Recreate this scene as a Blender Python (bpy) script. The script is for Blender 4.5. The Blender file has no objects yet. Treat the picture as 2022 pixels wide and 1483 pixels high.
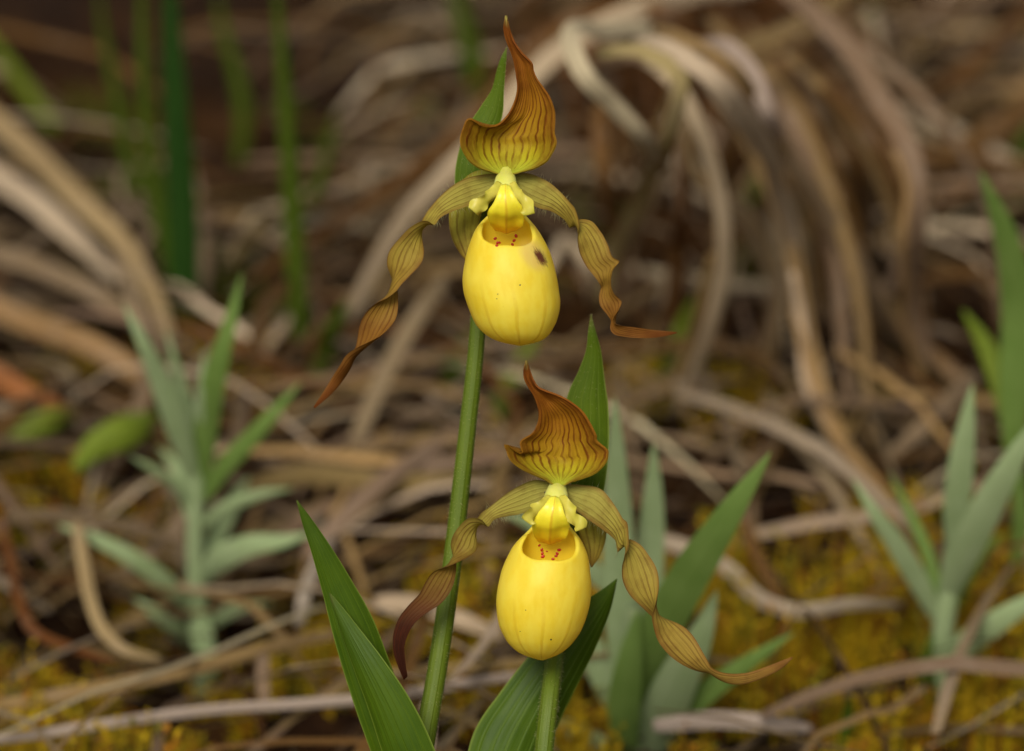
import bpy, math, random
import numpy as np
from mathutils import Vector, noise
from mathutils.bvhtree import BVHTree

random.seed(7)
rng = np.random.default_rng(7)
sc = bpy.context.scene
COL = sc.collection
rad = math.radians

# ------------------------------------------------------------------ camera
W, H = 2022.0, 1483.0
PITCH = rad(24.0)
D = 0.62                     # focus distance, metres
LENS, SENS = 100.0, 36.0
K = SENS / LENS / W          # metres per photo pixel per metre of depth
CH = 0.155                   # height of the aim point above the soil
Fv = np.array((0, math.cos(PITCH), -math.sin(PITCH)))
Rv = np.array((1.0, 0, 0))
Uv = np.array((0, math.sin(PITCH), math.cos(PITCH)))
CAM = np.array((0, 0, CH)) - Fv * D

cam = bpy.data.cameras.new('camera')
co = bpy.data.objects.new('camera', cam)
COL.objects.link(co)
co.location = CAM
co.rotation_euler = (math.pi / 2 - PITCH, 0, 0)
cam.lens = LENS
cam.sensor_width = SENS
cam.clip_start = 0.01
cam.clip_end = 2000
cam.dof.use_dof = True
cam.dof.focus_distance = 0.612
cam.dof.aperture_fstop = 8.3
cam.dof.aperture_blades = 0
sc.camera = co

# ------------------------------------------------------------------ light
SUN_EL, SUN_AZ = rad(50), rad(198)     # high, soft, from behind the camera
world = bpy.data.worlds.new('World')
sc.world = world
world.use_nodes = True
wn = world.node_tree
wn.nodes.clear()
sky = wn.nodes.new('ShaderNodeTexSky')
sky.sky_type = 'NISHITA'
sky.sun_disc = False
sky.sun_elevation = SUN_EL
sky.sun_rotation = SUN_AZ
sky.dust_density = 4.0
sky.air_density = 1.0
hs = wn.nodes.new('ShaderNodeHueSaturation')
hs.inputs['Saturation'].default_value = 0.18     # overcast: a whitish sky
bg = wn.nodes.new('ShaderNodeBackground')
bg.inputs['Strength'].default_value = 0.05
wo = wn.nodes.new('ShaderNodeOutputWorld')
wn.links.new(sky.outputs[0], hs.inputs['Color'])
wn.links.new(hs.outputs[0], bg.inputs['Color'])
wn.links.new(bg.outputs[0], wo.inputs['Surface'])

sun = bpy.data.lights.new('sun', 'SUN')
sun.energy = 1.5
sun.angle = rad(26)
sun.color = (1.0, 0.955, 0.88)
so = bpy.data.objects.new('sun', sun)
COL.objects.link(so)
so.location = (0, -1, 2)
sd = Vector((math.sin(SUN_AZ) * math.cos(SUN_EL), math.cos(SUN_AZ) * math.cos(SUN_EL), math.sin(SUN_EL)))
so.rotation_euler = sd.to_track_quat('Z', 'Y').to_euler()

sc.view_settings.view_transform = 'Standard'
sc.view_settings.look = 'None'
sc.view_settings.exposure = 0.95
sc.view_settings.gamma = 1.0
sc.view_settings.use_curve_mapping = False

# ------------------------------------------------------------------ helpers
def ray(px, py):
    return Fv + Rv * ((px - W / 2) * K) + Uv * ((H / 2 - py) * K)

def P(px, py, d):                 # point at a depth along the view axis
    return CAM + ray(px, py) * d

def VY(px, py, y):                # point in the upright plane y = const
    r = ray(px, py)
    return CAM + r * ((y - CAM[1]) / r[1])

def TZ(px, py, h):                # point at a height above the soil
    r = ray(px, py)
    return CAM + r * ((h - CAM[2]) / r[2])

def depth_of(p):
    return float(np.dot(np.asarray(p) - CAM, Fv))

def spline(keys, n):
    k = np.asarray(keys, float)
    d = np.linalg.norm(np.diff(k[:, :3], axis=0), axis=1)
    t = np.concatenate(([0], np.cumsum(np.maximum(d, 1e-6))))
    m = np.gradient(k, t, axis=0)
    s = np.linspace(0, t[-1], n)
    i = np.clip(np.searchsorted(t, s, side='right') - 1, 0, len(t) - 2)
    h = (t[i + 1] - t[i])
    u = ((s - t[i]) / h)[:, None]
    h = h[:, None]
    return ((2 * u**3 - 3 * u**2 + 1) * k[i] + (u**3 - 2 * u**2 + u) * h * m[i]
            + (-2 * u**3 + 3 * u**2) * k[i + 1] + (u**3 - u**2) * h * m[i + 1])

def unit(a):
    return a / np.maximum(np.linalg.norm(a, axis=-1, keepdims=True), 1e-12)

def frames(C, ref):
    T = unit(np.gradient(C, axis=0))
    N = np.cross(T, ref)
    ln = np.linalg.norm(N, axis=1)
    for i in range(len(N)):
        if ln[i] < 0.08:
            N[i] = N[i - 1] if i else np.cross(T[i], (0.3, 0.9, 0.1))
    N = unit(N)
    N = unit(N - T * np.sum(N * T, axis=1, keepdims=True))
    for i in range(1, len(N)):
        if np.dot(N[i], N[i - 1]) < 0:
            N[i] = -N[i]
    return T, N, np.cross(N, T)

def ribbon(C, w, phi=0.0, ref=Fv, nc=7, th=0.0003, cup=0.0, pleat=0.0, npl=5, ruffle=0.0, ripples=9.0, seed=0.0):
    """closed thin blade: top and bottom skin, tapering to its edges"""
    C = np.asarray(C, float)
    n = len(C)
    w = np.broadcast_to(np.asarray(w, float), (n,))
    phi = np.radians(np.broadcast_to(np.asarray(phi, float), (n,)))
    T, N, B = frames(C, np.asarray(ref, float))
    X = np.cos(phi)[:, None] * N + np.sin(phi)[:, None] * B
    Z = -np.sin(phi)[:, None] * N + np.cos(phi)[:, None] * B
    j = np.linspace(-1, 1, nc)
    t = np.minimum(th, w * 0.35)
    V, UV = [], []
    vv = np.linspace(0, 1, n)
    for side in (1, -1):
        js = j if side == 1 else j[::-1]      # the two skins meet at the edge but shade apart
        for q in js:
            off = cup * w * (q * q - 0.4) + pleat * w * np.cos(q * math.pi * npl)
            off = off + ruffle * w * (q**3) * np.sin(vv * ripples * 2 * math.pi + seed + q)
            off = off + side * 0.5 * t * math.sqrt(max(0.0, 1 - q * q))
            V.append(C + X * (w * 0.5 * q)[:, None] + Z * off[:, None])
            UV.append(np.stack((np.full(n, (q + 1) / 2), vv), 1))
    m = len(V)
    V = np.stack(V, 1).reshape(-1, 3)
    UV = np.stack(UV, 1).reshape(-1, 2)
    F = []
    for i in range(n - 1):
        a = i * m
        for c in range(m - 1):
            if c == nc - 1:
                continue
            F.append((a + c, a + c + 1, a + m + c + 1, a + m + c))
    F.append(tuple(range(m))[::-1])
    F.append(tuple((n - 1) * m + c for c in range(m)))
    return V, F, UV

def tube(C, r, ns=12, flat=1.0):
    C = np.asarray(C, float)
    n = len(C)
    r = np.broadcast_to(np.asarray(r, float), (n,))
    T, N, B = frames(C, Fv)
    a = np.arange(ns) * 2 * math.pi / ns
    V = (C[:, None] + r[:, None, None] * (np.cos(a)[None, :, None] * N[:, None] + flat * np.sin(a)[None, :, None] * B[:, None])).reshape(-1, 3)
    UV = np.stack((np.tile(a / (2 * math.pi), n), np.repeat(np.linspace(0, 1, n), ns)), 1)
    F = [(i * ns + c, i * ns + (c + 1) % ns, (i + 1) * ns + (c + 1) % ns, (i + 1) * ns + c) for i in range(n - 1) for c in range(ns)]
    F.append(tuple(range(ns))[::-1])
    F.append(tuple((n - 1) * ns + c for c in range(ns)))
    return V, F, UV

def merge(list_):
    Vs, Fs, Us, o = [], [], [], 0
    for V, F, U in list_:
        Vs.append(V)
        Us.append(U)
        Fs += [tuple(i + o for i in f) for f in F]
        o += len(V)
    return np.concatenate(Vs), Fs, np.concatenate(Us)

def mesh(name, geo, mat, parent=None, col=None, attr=None, smooth=True, origin=None):
    V, F, UV = geo
    base = np.array(parent.matrix_basis.translation if parent else (0, 0, 0), float)
    if parent and parent.parent:
        base = base + np.array(parent.parent.matrix_basis.translation)
    if origin is not None:
        base = np.asarray(origin, float)
    V = np.asarray(V) - base
    me = bpy.data.meshes.new(name)
    me.from_pydata(V.tolist(), [], F)
    lv = np.empty(len(me.loops), int)
    me.loops.foreach_get('vertex_index', lv)
    uvl = me.uv_layers.new(name='UVMap')
    uvl.data.foreach_set('uv', np.asarray(UV, np.float32)[lv].ravel())
    if col is not None:
        ca = me.color_attributes.new('Col', 'FLOAT_COLOR', 'POINT')
        c = np.asarray(col, np.float32)
        if c.ndim == 1:
            c = np.tile(c, (len(V), 1))
        c = np.concatenate((c[:, :3], np.ones((len(V), 1), np.float32)), 1)
        ca.data.foreach_set('color', c.ravel())
    if attr is not None:
        for an, av in attr.items():
            at = me.attributes.new(an, 'FLOAT', 'POINT')
            at.data.foreach_set('value', np.asarray(av, np.float32))
    me.materials.append(mat)
    if smooth:
        me.polygons.foreach_set('use_smooth', [True] * len(me.polygons))
    me.update()
    o = bpy.data.objects.new(name, me)
    COL.objects.link(o)
    if parent:
        o.parent = parent
    elif origin is not None:
        o.location = base
    return o

def tag(o, label=None, cat=None, group=None, kind=None):
    for k_, v_ in (('label', label), ('category', cat), ('group', group), ('kind', kind)):
        if v_:
            o[k_] = v_
    return o

def thing(name, loc, label, cat, group=None):
    o = bpy.data.objects.new(name, None)
    COL.objects.link(o)
    o.location = tuple(loc)
    o.empty_display_size = 0.01
    return tag(o, label, cat, group)

# ------------------------------------------------------------------ materials
class NT:
    def __init__(s, name):
        s.m = bpy.data.materials.new(name)
        s.m.use_nodes = True
        s.t = s.m.node_tree
        s.t.nodes.clear()
        s.out = s.t.nodes.new('ShaderNodeOutputMaterial')
    def n(s, kind, **kw):
        nd = s.t.nodes.new('ShaderNode' + kind)
        for k_, v_ in kw.items():
            setattr(nd, k_, v_)
        return nd
    def put(s, sock, v):
        if isinstance(v, bpy.types.NodeSocket):
            s.t.links.new(v, sock)
        elif hasattr(sock, 'default_value'):
            if sock.type == 'RGBA' and len(v) == 3:
                v = (*v, 1)
            sock.default_value = v
    def math(s, op, a, b=0.0, c=None, clamp=False):
        nd = s.n('Math', operation=op, use_clamp=clamp)
        s.put(nd.inputs[0], a)
        s.put(nd.inputs[1], b)
        if c is not None:
            s.put(nd.inputs[2], c)
        return nd.outputs[0]
    def mix(s, f, a, b, mode='MIX'):
        nd = s.n('Mix', data_type='RGBA', blend_type=mode)
        s.put(nd.inputs[0], f)
        s.put(nd.inputs[6], a)
        s.put(nd.inputs[7], b)
        return nd.outputs[2]
    def ramp(s, f, stops):
        nd = s.n('ValToRGB')
        e = nd.color_ramp.elements
        while len(e) < len(stops):
            e.new(0.5)
        for el, (p_, c_) in zip(e, stops):
            el.position = p_
            el.color = (*c_, 1) if len(c_) == 3 else c_
        s.put(nd.inputs[0], f)
        return nd.outputs[0]
    def smooth(s, v, lo, hi):
        nd = s.n('MapRange', interpolation_type='SMOOTHSTEP')
        s.put(nd.inputs[0], v)
        nd.inputs[1].default_value = lo
        nd.inputs[2].default_value = hi
        return nd.outputs[0]
    def noise(s, vec, scale, detail=3, rough=0.55):
        nd = s.n('TexNoise')
        s.put(nd.inputs['Vector'], vec)
        nd.inputs['Scale'].default_value = scale
        nd.inputs['Detail'].default_value = detail
        nd.inputs['Roughness'].default_value = rough
        return nd.outputs[0]
    def uv(s):
        nd = s.n('UVMap')
        sp = s.n('SeparateXYZ')
        s.put(sp.inputs[0], nd.outputs[0])
        return nd.outputs[0], sp.outputs[0], sp.outputs[1]
    def obj(s):
        return s.n('TexCoord').outputs['Object']
    def scalev(s, vec, v3):
        nd = s.n('VectorMath', operation='MULTIPLY')
        s.put(nd.inputs[0], vec)
        nd.inputs[1].default_value = v3
        return nd.outputs[0]
    def bump(s, h, dist, strength=1.0):
        nd = s.n('Bump')
        nd.inputs['Distance'].default_value = dist
        nd.inputs['Strength'].default_value = strength
        s.put(nd.inputs['Height'], h)
        return nd.outputs[0]
    def finish(s, color, rough=0.5, transl=0.0, tcol=None, bump=None, sss=0.0, spec=0.5, sheen=0.0):
        b = s.n('BsdfPrincipled')
        s.put(b.inputs['Base Color'], color)
        s.put(b.inputs['Roughness'], rough)
        b.inputs['Specular IOR Level'].default_value = spec
        if sheen:
            b.inputs['Sheen Weight'].default_value = sheen
            b.inputs['Sheen Roughness'].default_value = 0.4
        if sss:
            b.inputs['Subsurface Weight'].default_value = sss
            b.inputs['Subsurface Radius'].default_value = (1.0, 0.75, 0.12)
            b.inputs['Subsurface Scale'].default_value = 0.002
        if bump is not None:
            s.put(b.inputs['Normal'], bump)
        res = b.outputs[0]
        if transl:
            t = s.n('BsdfTranslucent')
            s.put(t.inputs['Color'], tcol if tcol is not None else color)
            if bump is not None:
                s.put(t.inputs['Normal'], bump)
            mx = s.n('MixShader')
            mx.inputs[0].default_value = transl
            s.t.links.new(res, mx.inputs[1])
            s.t.links.new(t.outputs[0], mx.inputs[2])
            res = mx.outputs[0]
        s.t.links.new(res, s.out.inputs['Surface'])
        return s.m

def veins(nt, u, v, vec, n, lo, hi, wob=0.5, scale=9.0):
    """dark lines running along a blade, a little wavy; 1 on the vein"""
    nz = nt.noise(nt.scalev(vec, (2.0, scale, 1)), 1.0, 2)
    uu = nt.math('MULTIPLY_ADD', nz, 0.055 * wob, u)
    s_ = nt.math('SINE', nt.math('MULTIPLY', uu, n * 2 * math.pi))
    return nt.smooth(s_, lo, hi)

def mat_sepal(name, stops, vein_col, nveins=9, edge=(0.16, 0.045, 0.006), vein_amt=0.75, transl=0.35, edge_amt=0.7, fade0=0.03, fade1=0.30):
    nt = NT(name)
    vec, u, v = nt.uv()
    base = nt.ramp(v, stops)
    nz = nt.noise(nt.obj(), 260, 4)
    base = nt.mix(nt.math('MULTIPLY', nt.smooth(nz, 0.42, 0.72), 0.35), base, vein_col)
    ed = nt.math('ABSOLUTE', nt.math('MULTIPLY_ADD', u, 2.0, -1.0))
    ef = nt.smooth(nt.math('MULTIPLY_ADD', nz, 0.25, ed), 0.72, 1.12)
    base = nt.mix(nt.math('MULTIPLY', ef, edge_amt), base, edge)
    vn = veins(nt, u, v, vec, nveins, 0.15, 1.05, 1.5)
    brk = nt.smooth(nt.noise(nt.scalev(vec, (nveins * 1.3, 4, 1)), 1.0, 4, 0.65), 0.33, 0.62)
    fine = nt.smooth(nt.noise(nt.scalev(vec, (nveins * 8.0, 7, 1)), 1.0, 3), 0.52, 0.72)
    base = nt.mix(nt.math('MULTIPLY', fine, 0.30), base, vein_col)
    fade = nt.smooth(v, fade0, fade1)
    vf = nt.math('MULTIPLY', nt.math('MULTIPLY', vn, brk), nt.math('MULTIPLY', fade, vein_amt))
    base = nt.mix(vf, base, vein_col)
    b = nt.bump(nt.math('SUBTRACT', nz, nt.math('MULTIPLY', vn, 0.6)), 0.0003, 0.5)
    return nt.finish(base, 0.55, transl, None, b, spec=0.07)

VEIN = (0.085, 0.018, 0.004)
M_SEPAL = mat_sepal('hooded_sepal', [(0.0, (0.42, 0.46, 0.035)), (0.10, (0.43, 0.37, 0.016)), (0.22, (0.38, 0.235, 0.010)), (0.45, (0.33, 0.145, 0.008)), (0.7, (0.29, 0.10, 0.009)), (0.93, (0.25, 0.075, 0.010)), (0.985, (0.5, 0.42, 0.1))], (0.12, 0.022, 0.004), 12, fade0=.02, fade1=.12, edge=(0.19, 0.055, 0.008), vein_amt=0.9, edge_amt=0.6, transl=.25)
M_PETAL = mat_sepal('twisted_petal', [(0.0, (0.36, 0.33, 0.065)), (0.25, (0.34, 0.27, 0.040)), (0.5, (0.29, 0.185, 0.025)), (0.68, (0.22, 0.10, 0.014)), (1.0, (0.16, 0.045, 0.008))], VEIN, 6, edge=(0.19, 0.085, 0.018), vein_amt=0.6, edge_amt=.55, transl=.22)
M_PETAL_OCHRE = mat_sepal('ochre_petal', [(0.0, (0.36, 0.33, 0.065)), (0.25, (0.33, 0.26, 0.04)), (0.5, (0.32, 0.225, 0.035)), (0.8, (0.30, 0.18, 0.032)), (1.0, (0.26, 0.12, 0.025))], VEIN, 6, edge=(0.19, 0.08, 0.018), vein_amt=0.55, edge_amt=.6, transl=.22)
M_PETAL_DARK = mat_sepal('dark_tipped_petal', [(0.0, (0.36, 0.33, 0.065)), (0.3, (0.32, 0.26, 0.04)), (0.5, (0.24, 0.155, 0.022)), (0.70, (0.11, 0.042, 0.011)), (0.80, (0.034, 0.008, 0.002)), (1.0, (0.020, 0.004, 0.001))], VEIN, 6, edge=(0.055, 0.016, 0.004), vein_amt=0.65, edge_amt=.5, transl=.22)
M_SYN = mat_sepal('lower_sepal', [(0.0, (0.42, 0.42, 0.05)), (0.5, (0.40, 0.37, 0.04)), (1.0, (0.30, 0.18, 0.025))], VEIN, 4, edge=(0.25, 0.15, 0.02), vein_amt=0.55, edge_amt=.4)

def mat_pouch(name, scar=None):
    nt = NT(name)
    oc = nt.obj()
    vec, u, v = nt.uv()
    inner = nt.n('Attribute', attribute_name='inner').outputs['Fac']
    nz = nt.noise(oc, 130, 3)
    mo = nt.noise(nt.scalev(vec, (26, 4, 1)), 1.0, 4, .6)
    base = nt.mix(nt.math('ADD', nt.math('MULTIPLY', nt.smooth(nz, 0.3, 0.75), .5), nt.math('MULTIPLY', nt.smooth(mo, .35, .7), .5)), (0.94, 0.825, 0.095), (0.88, 0.70, 0.035))
    ln = veins(nt, u, v, vec, 9, 0.86, 1.0, 0.25, 3.0)
    ln = nt.math('MULTIPLY', ln, nt.smooth(v, 0.75, 0.05))
    base = nt.mix(nt.math('MULTIPLY', ln, 0.45), base, (0.66, 0.42, 0.01))
    # fine freckling
    fr = nt.smooth(nt.noise(oc, 900, 2), 0.70, 0.80)
    base = nt.mix(nt.math('MULTIPLY', fr, 0.15), base, (0.45, 0.22, 0.01))
    base = nt.mix(inner, base, (0.98, 0.74, 0.035))
    if scar is not None:
        c0, ax = scar
        sub = nt.n('VectorMath', operation='SUBTRACT')
        nt.put(sub.inputs[0], oc)
        sub.inputs[1].default_value = tuple(c0)
        def dot(vv, s_):
            d_ = nt.n('VectorMath', operation='DOT_PRODUCT')
            nt.put(d_.inputs[0], sub.outputs[0])
            d_.inputs[1].default_value = tuple(np.asarray(vv) / s_)
            return d_.outputs['Value']
        a_ = dot(ax[0], 0.0034)
        b_ = dot(ax[1], 0.0015)
        r_ = nt.math('SQRT', nt.math('ADD', nt.math('POWER', a_, 2.0), nt.math('POWER', b_, 2.0)))
        comb = nt.n('CombineXYZ')
        nt.put(comb.inputs[0], nt.math('MULTIPLY', a_, 1.1))
        nt.put(comb.inputs[1], nt.math('MULTIPLY', b_, 4.5))
        st = nt.noise(comb.outputs[0], 1.6, 4, 0.75)
        core = nt.smooth(nt.math('MULTIPLY_ADD', st, 2.0, r_), 1.75, 1.30)
        a2 = dot(ax[0], 0.0046)
        b2 = dot(ax[1], 0.0030)
        a2 = nt.math('ADD', a2, 0.30)
        b2 = nt.math('ADD', b2, 0.35)
        r2 = nt.math('SQRT', nt.math('ADD', nt.math('POWER', a2, 2.0), nt.math('POWER', b2, 2.0)))
        halo = nt.smooth(nt.math('MULTIPLY_ADD', st, 0.7, r2), 1.45, 0.75)
        base = nt.mix(nt.math('MULTIPLY', halo, 0.55), base, (0.78, 0.58, 0.22))
        base = nt.mix(core, base, (0.16, 0.05, 0.02))
    b = nt.bump(nt.math('SUBTRACT', nz, nt.math('MULTIPLY', ln, 0.25)), 0.0005, 0.35)
    return nt.finish(base, 0.50, 0.42, None, b, sss=0.15, spec=0.34)

def mat_simple(name, c1, c2, scale, rough=0.45, transl=0.2, sss=0.0, spec=0.4, bumpd=0.0002, sheen=0.0):
    nt = NT(name)
    nz = nt.noise(nt.obj(), scale, 4)
    base = nt.mix(nt.smooth(nz, 0.3, 0.7), c1, c2)
    return nt.finish(base, rough, transl, None, nt.bump(nz, bumpd, 0.5), sss=sss, spec=spec, sheen=sheen)

M_COLUMN = mat_simple('column', (0.62, 0.60, 0.13), (0.55, 0.55, 0.08), 300, 0.4, 0.0, 0.3)
M_WING = mat_simple('lip_collar', (0.70, 0.60, 0.09), (0.60, 0.55, 0.06), 300, 0.4, 0.3)
M_RED = mat_simple('red_spot', (0.50, 0.016, 0.004), (0.36, 0.012, 0.004), 900, 0.4, 0.0)
M_SPECK = mat_simple('dark_speck', (0.02, 0.014, 0.008), (0.05, 0.03, 0.01), 900, 0.5, 0.0)
M_HAIR = mat_simple('plant_hair', (0.45, 0.42, 0.2), (0.4, 0.38, 0.15), 300, 0.5, 0.4)

def mat_stam():
    nt = NT('staminode')
    vec, u, v = nt.uv()
    base = nt.ramp(v, [(0.0, (0.72, 0.66, 0.06)), (0.5, (0.84, 0.66, 0.02)), (1.0, (0.86, 0.50, 0.008))])
    mid = nt.smooth(nt.math('ABSOLUTE', nt.math('SUBTRACT', u, 0.5)), 0.07, 0.0)
    base = nt.mix(nt.math('MULTIPLY', mid, 0.55), base, (0.52, 0.24, 0.01))
    nz = nt.noise(nt.obj(), 500, 3)
    return nt.finish(base, 0.38, 0.0, None, nt.bump(nz, 0.0002, 0.4), sss=0.3, spec=0.4)
M_STAM = mat_stam()

def mat_green(name, dark, light, nv, rough=0.52, transl=0.3, vcol=None, spec=0.25, vamt=0.35, sheen=0.0, edge=None):
    nt = NT(name)
    vec, u, v = nt.uv()
    oc = nt.obj()
    nz = nt.noise(oc, 90, 4)
    st = nt.noise(nt.scalev(vec, (nv * 5.0, 2.5, 1)), 1.0, 3)
    f = nt.math('ADD', nt.math('MULTIPLY', nt.smooth(nz, 0.3, 0.7), 0.5), nt.math('MULTIPLY', nt.smooth(st, 0.3, 0.7), 0.5))
    base = nt.mix(f, dark, light)
    wear = nt.math('MULTIPLY', nt.smooth(nt.math('MULTIPLY_ADD', nt.noise(oc, 55, 4, .65), .5, v), 1.18, 1.34), .55)
    base = nt.mix(wear, base, (0.22, 0.15, 0.05))
    vn = veins(nt, u, v, vec, nv, 0.80, 1.0, 0.15, 3.0)
    base = nt.mix(nt.math('MULTIPLY', vn, vamt), base, vcol or light)
    ed = nt.math('ABSOLUTE', nt.math('MULTIPLY_ADD', u, 2.0, -1.0))
    if edge:
        base = nt.mix(nt.math('MULTIPLY', nt.smooth(ed, 0.93, 1.0), 0.8), base, edge)
    b = nt.bump(nt.math('SUBTRACT', st, nt.math('MULTIPLY', vn, 0.8)), 0.0003, 0.45)
    return nt.finish(base, rough, transl, nt.mix(0.5, base, (0.25, 0.32, 0.01), 'MULTIPLY') if False else None, b, spec=spec, sheen=sheen)

M_LEAF = mat_green('orchid_leaf', (0.040, 0.084, 0.001), (0.075, 0.132, 0.002), 7, vcol=(0.115, 0.18, 0.006), edge=(0.2, 0.26, 0.03))
M_BRACT = mat_green('orchid_bract', (0.070, 0.122, 0.001), (0.105, 0.165, 0.003), 5, vcol=(0.17, 0.23, 0.02), edge=(0.26, 0.3, 0.05))
M_STEM = mat_green('orchid_stem', (0.075, 0.115, 0.004), (0.105, 0.145, 0.007), 6, transl=0.1)
M_GREY = mat_green('grey_green_leaf', (0.27, 0.355, 0.145), (0.37, 0.445, 0.225), 3, rough=0.7, transl=0.35, sheen=0.1, spec=0.2)
M_FRESH = mat_green('fresh_green_leaf', (0.135, 0.225, 0.036), (0.20, 0.295, 0.065), 4, rough=0.6, transl=0.38, sheen=0.05)
M_GRASS = mat_green('green_grass', (0.045, 0.080, 0.004), (0.075, 0.110, 0.007), 8, rough=0.45, transl=0.25)
M_LIME = mat_green('lime_leaf', (0.12, 0.17, 0.008), (0.18, 0.23, 0.02), 3, rough=0.5, transl=0.3)
M_DARKGRASS = mat_green('dark_green_grass', (0.010, 0.038, 0.003), (0.018, 0.052, 0.005), 8, rough=0.45, transl=0.15)

def mat_dead():
    nt = NT('dead_grass')
    vec, u, v = nt.uv()
    c = nt.n('Attribute', attribute_name='Col').outputs['Color']
    oc = nt.obj()
    st = nt.noise(nt.scalev(vec, (9, 2.0, 1)), 1.0, 5, .7)
    bl = nt.noise(oc, 70, 3)
    base = nt.mix(nt.math('MULTIPLY', nt.smooth(st, 0.42, 0.68), 0.7), c, (0.085, 0.046, 0.018))
    base = nt.mix(nt.math('MULTIPLY', nt.smooth(bl, 0.5, 0.72), 0.22), base, (0.28, 0.215, 0.16))
    return nt.finish(base, 0.7, 0.10, None, nt.bump(st, 0.0004, 0.6), spec=0.08)
M_DEAD = mat_dead()

def mat_soil():
    nt = NT('soil')
    oc = nt.obj()
    n1 = nt.noise(oc, 38, 6, 0.65)
    n2 = nt.noise(oc, 160, 4)
    base = nt.ramp(n1, [(0.3, (0.005, 0.002, 0.001)), (0.5, (0.016, 0.006, 0.0012)), (0.7, (0.045, 0.018, 0.003))])
    base = nt.mix(nt.math('MULTIPLY', nt.smooth(n2, 0.55, 0.75), 0.4), base, (0.05, 0.028, 0.010))
    return nt.finish(base, 0.9, 0.0, None, nt.bump(n2, 0.004, 0.8), spec=0.1)
M_SOIL = mat_soil()

def mat_moss():
    nt = NT('moss')
    c = nt.n('Attribute', attribute_name='Col').outputs['Color']
    return nt.finish(c, 0.7, 0.25, None, None, spec=0.2)
M_MOSS = mat_moss()

# ------------------------------------------------------------------ the ground
SHADE_PITS = [(TZ(a_, b_, 0), r_, d_) for a_, b_, r_, d_ in (  # added pits, sunk so the gaps between blades fall into dark shade
    (1165, 330, .028, .07), (1190, 480, .026, .06), (1370, 430, .030, .07), (1380, 600, .024, .05), (1270, 620, .022, .05), (180, 270, .040, .08), (100, 110, .040, .07), (480, 390, .030, .05), (600, 300, .03, .05),
    (620, 890, .018, .05), (110, 1170, .014, .04), (360, 1370, .014, .04), (1860, 650, .022, .05), (1830, 20, .04, .07), (1720, 230, .022, .05), (1420, 700, .02, .04), (40, 690, .02, .04), (240, 790, .016, .04),
    (1480, 950, .014, .04), (1580, 1080, .014, .04), (1760, 1340, .014, .04), (1010, 790, .018, .05), (480, 640, .02, .05), (1120, 620, .02, .05), (1960, 560, .02, .05), (620, 1440, .012, .03))]
def in_shade_pit(x, y):
    return max((math.exp(-((x - c[0]) ** 2 + (y - c[1]) ** 2) / (r * r)) for c, r, d in SHADE_PITS))
DIP = VY(405, 1340, .19)          # the ground sinks a little where the left herb stands
def gz0(x, y):
    p = Vector((x, y, 0.0))
    dip = .032 * math.exp(-((x - DIP[0]) ** 2 + (y - DIP[1]) ** 2) / .05 ** 2)
    f = max(0.0, 1.0 - max(abs(x), abs(y)) / 3.0)
    return f * (0.010 * noise.noise(p * 9.0) + 0.005 * noise.noise(p * 31.0) + 0.0025 * noise.noise(p * 90.0)) - 0.004 - dip + 0.4 * (1 - f) * noise.noise(p * 0.12)
def gz(x, y):
    z = gz0(x, y)
    if abs(x) < .8 and -.3 < y < 1.5:
        z -= max(d * math.exp(-((x - c[0]) ** 2 + (y - c[1]) ** 2) / (r * r)) for c, r, d in SHADE_PITS)
    return z

def ground():
    a = np.linspace(-0.45, 0.45, 190)
    outer = 0.45 + (np.geomspace(0.02, 400, 34))
    xs = np.concatenate((-outer[::-1], a, outer))
    ys = np.concatenate((-outer[::-1] + 0.3, a + 0.3, outer + 0.3))
    nx, ny = len(xs), len(ys)
    V = np.array([(x, y, gz(x, y)) for y in ys for x in xs])
    F = [(j * nx + i, j * nx + i + 1, (j + 1) * nx + i + 1, (j + 1) * nx + i) for j in range(ny - 1) for i in range(nx - 1)]
    o = mesh('ground', (V, F, V[:, :2] * 0.1), M_SOIL)
    tag(o, kind='structure')
ground()

# ------------------------------------------------------------------ dead grass
TAN, PALE, MAUVE, BROWN, RUST, STRAW, GREYB = ((0.265, 0.168, 0.066), (0.47, 0.36, 0.23), (0.215, 0.145, 0.084), (0.105, 0.050, 0.013), (0.115, 0.038, 0.007), (0.33, 0.235, 0.10), (0.38, 0.30, 0.23))

def jit(c, s=0.12):
    f = 1 + random.uniform(-s, s)
    return tuple(max(0.0, x * f * (1 + random.uniform(-0.05, 0.05))) for x in c)

def blade_profile(n, a=0.12, b=0.3, tip=0.12):
    s = np.linspace(0, 1, n)
    return np.minimum(1, 0.55 + 0.45 * s / a) * np.clip((1 - s) / b, 0, 1) ** 0.6 * (1 - tip) + tip * np.where(s > 1 - b, 1, 1)

def traced_blade(pts, wpx, phi=(0, 0), n=26, cup=0.06, prof=None, th=0.0005):
    """pts: world points; wpx: blade width in photo pixels there"""
    C = spline(pts, n)
    wob = np.array([noise.noise_vector(Vector(c * 26.0 + 11)) for c in C]) * 0.0022
    C = C + wob * np.linspace(0, 1, n)[:, None]
    dep = np.array([depth_of(c) for c in C])
    pr = blade_profile(n, tip=0.35) if prof is None else prof(np.linspace(0, 1, n))
    w = wpx * K * dep * pr
    ph = np.linspace(phi[0], phi[1], n)
    return ribbon(C, w, ph, ref=Fv, nc=5, th=th, cup=cup)

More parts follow.
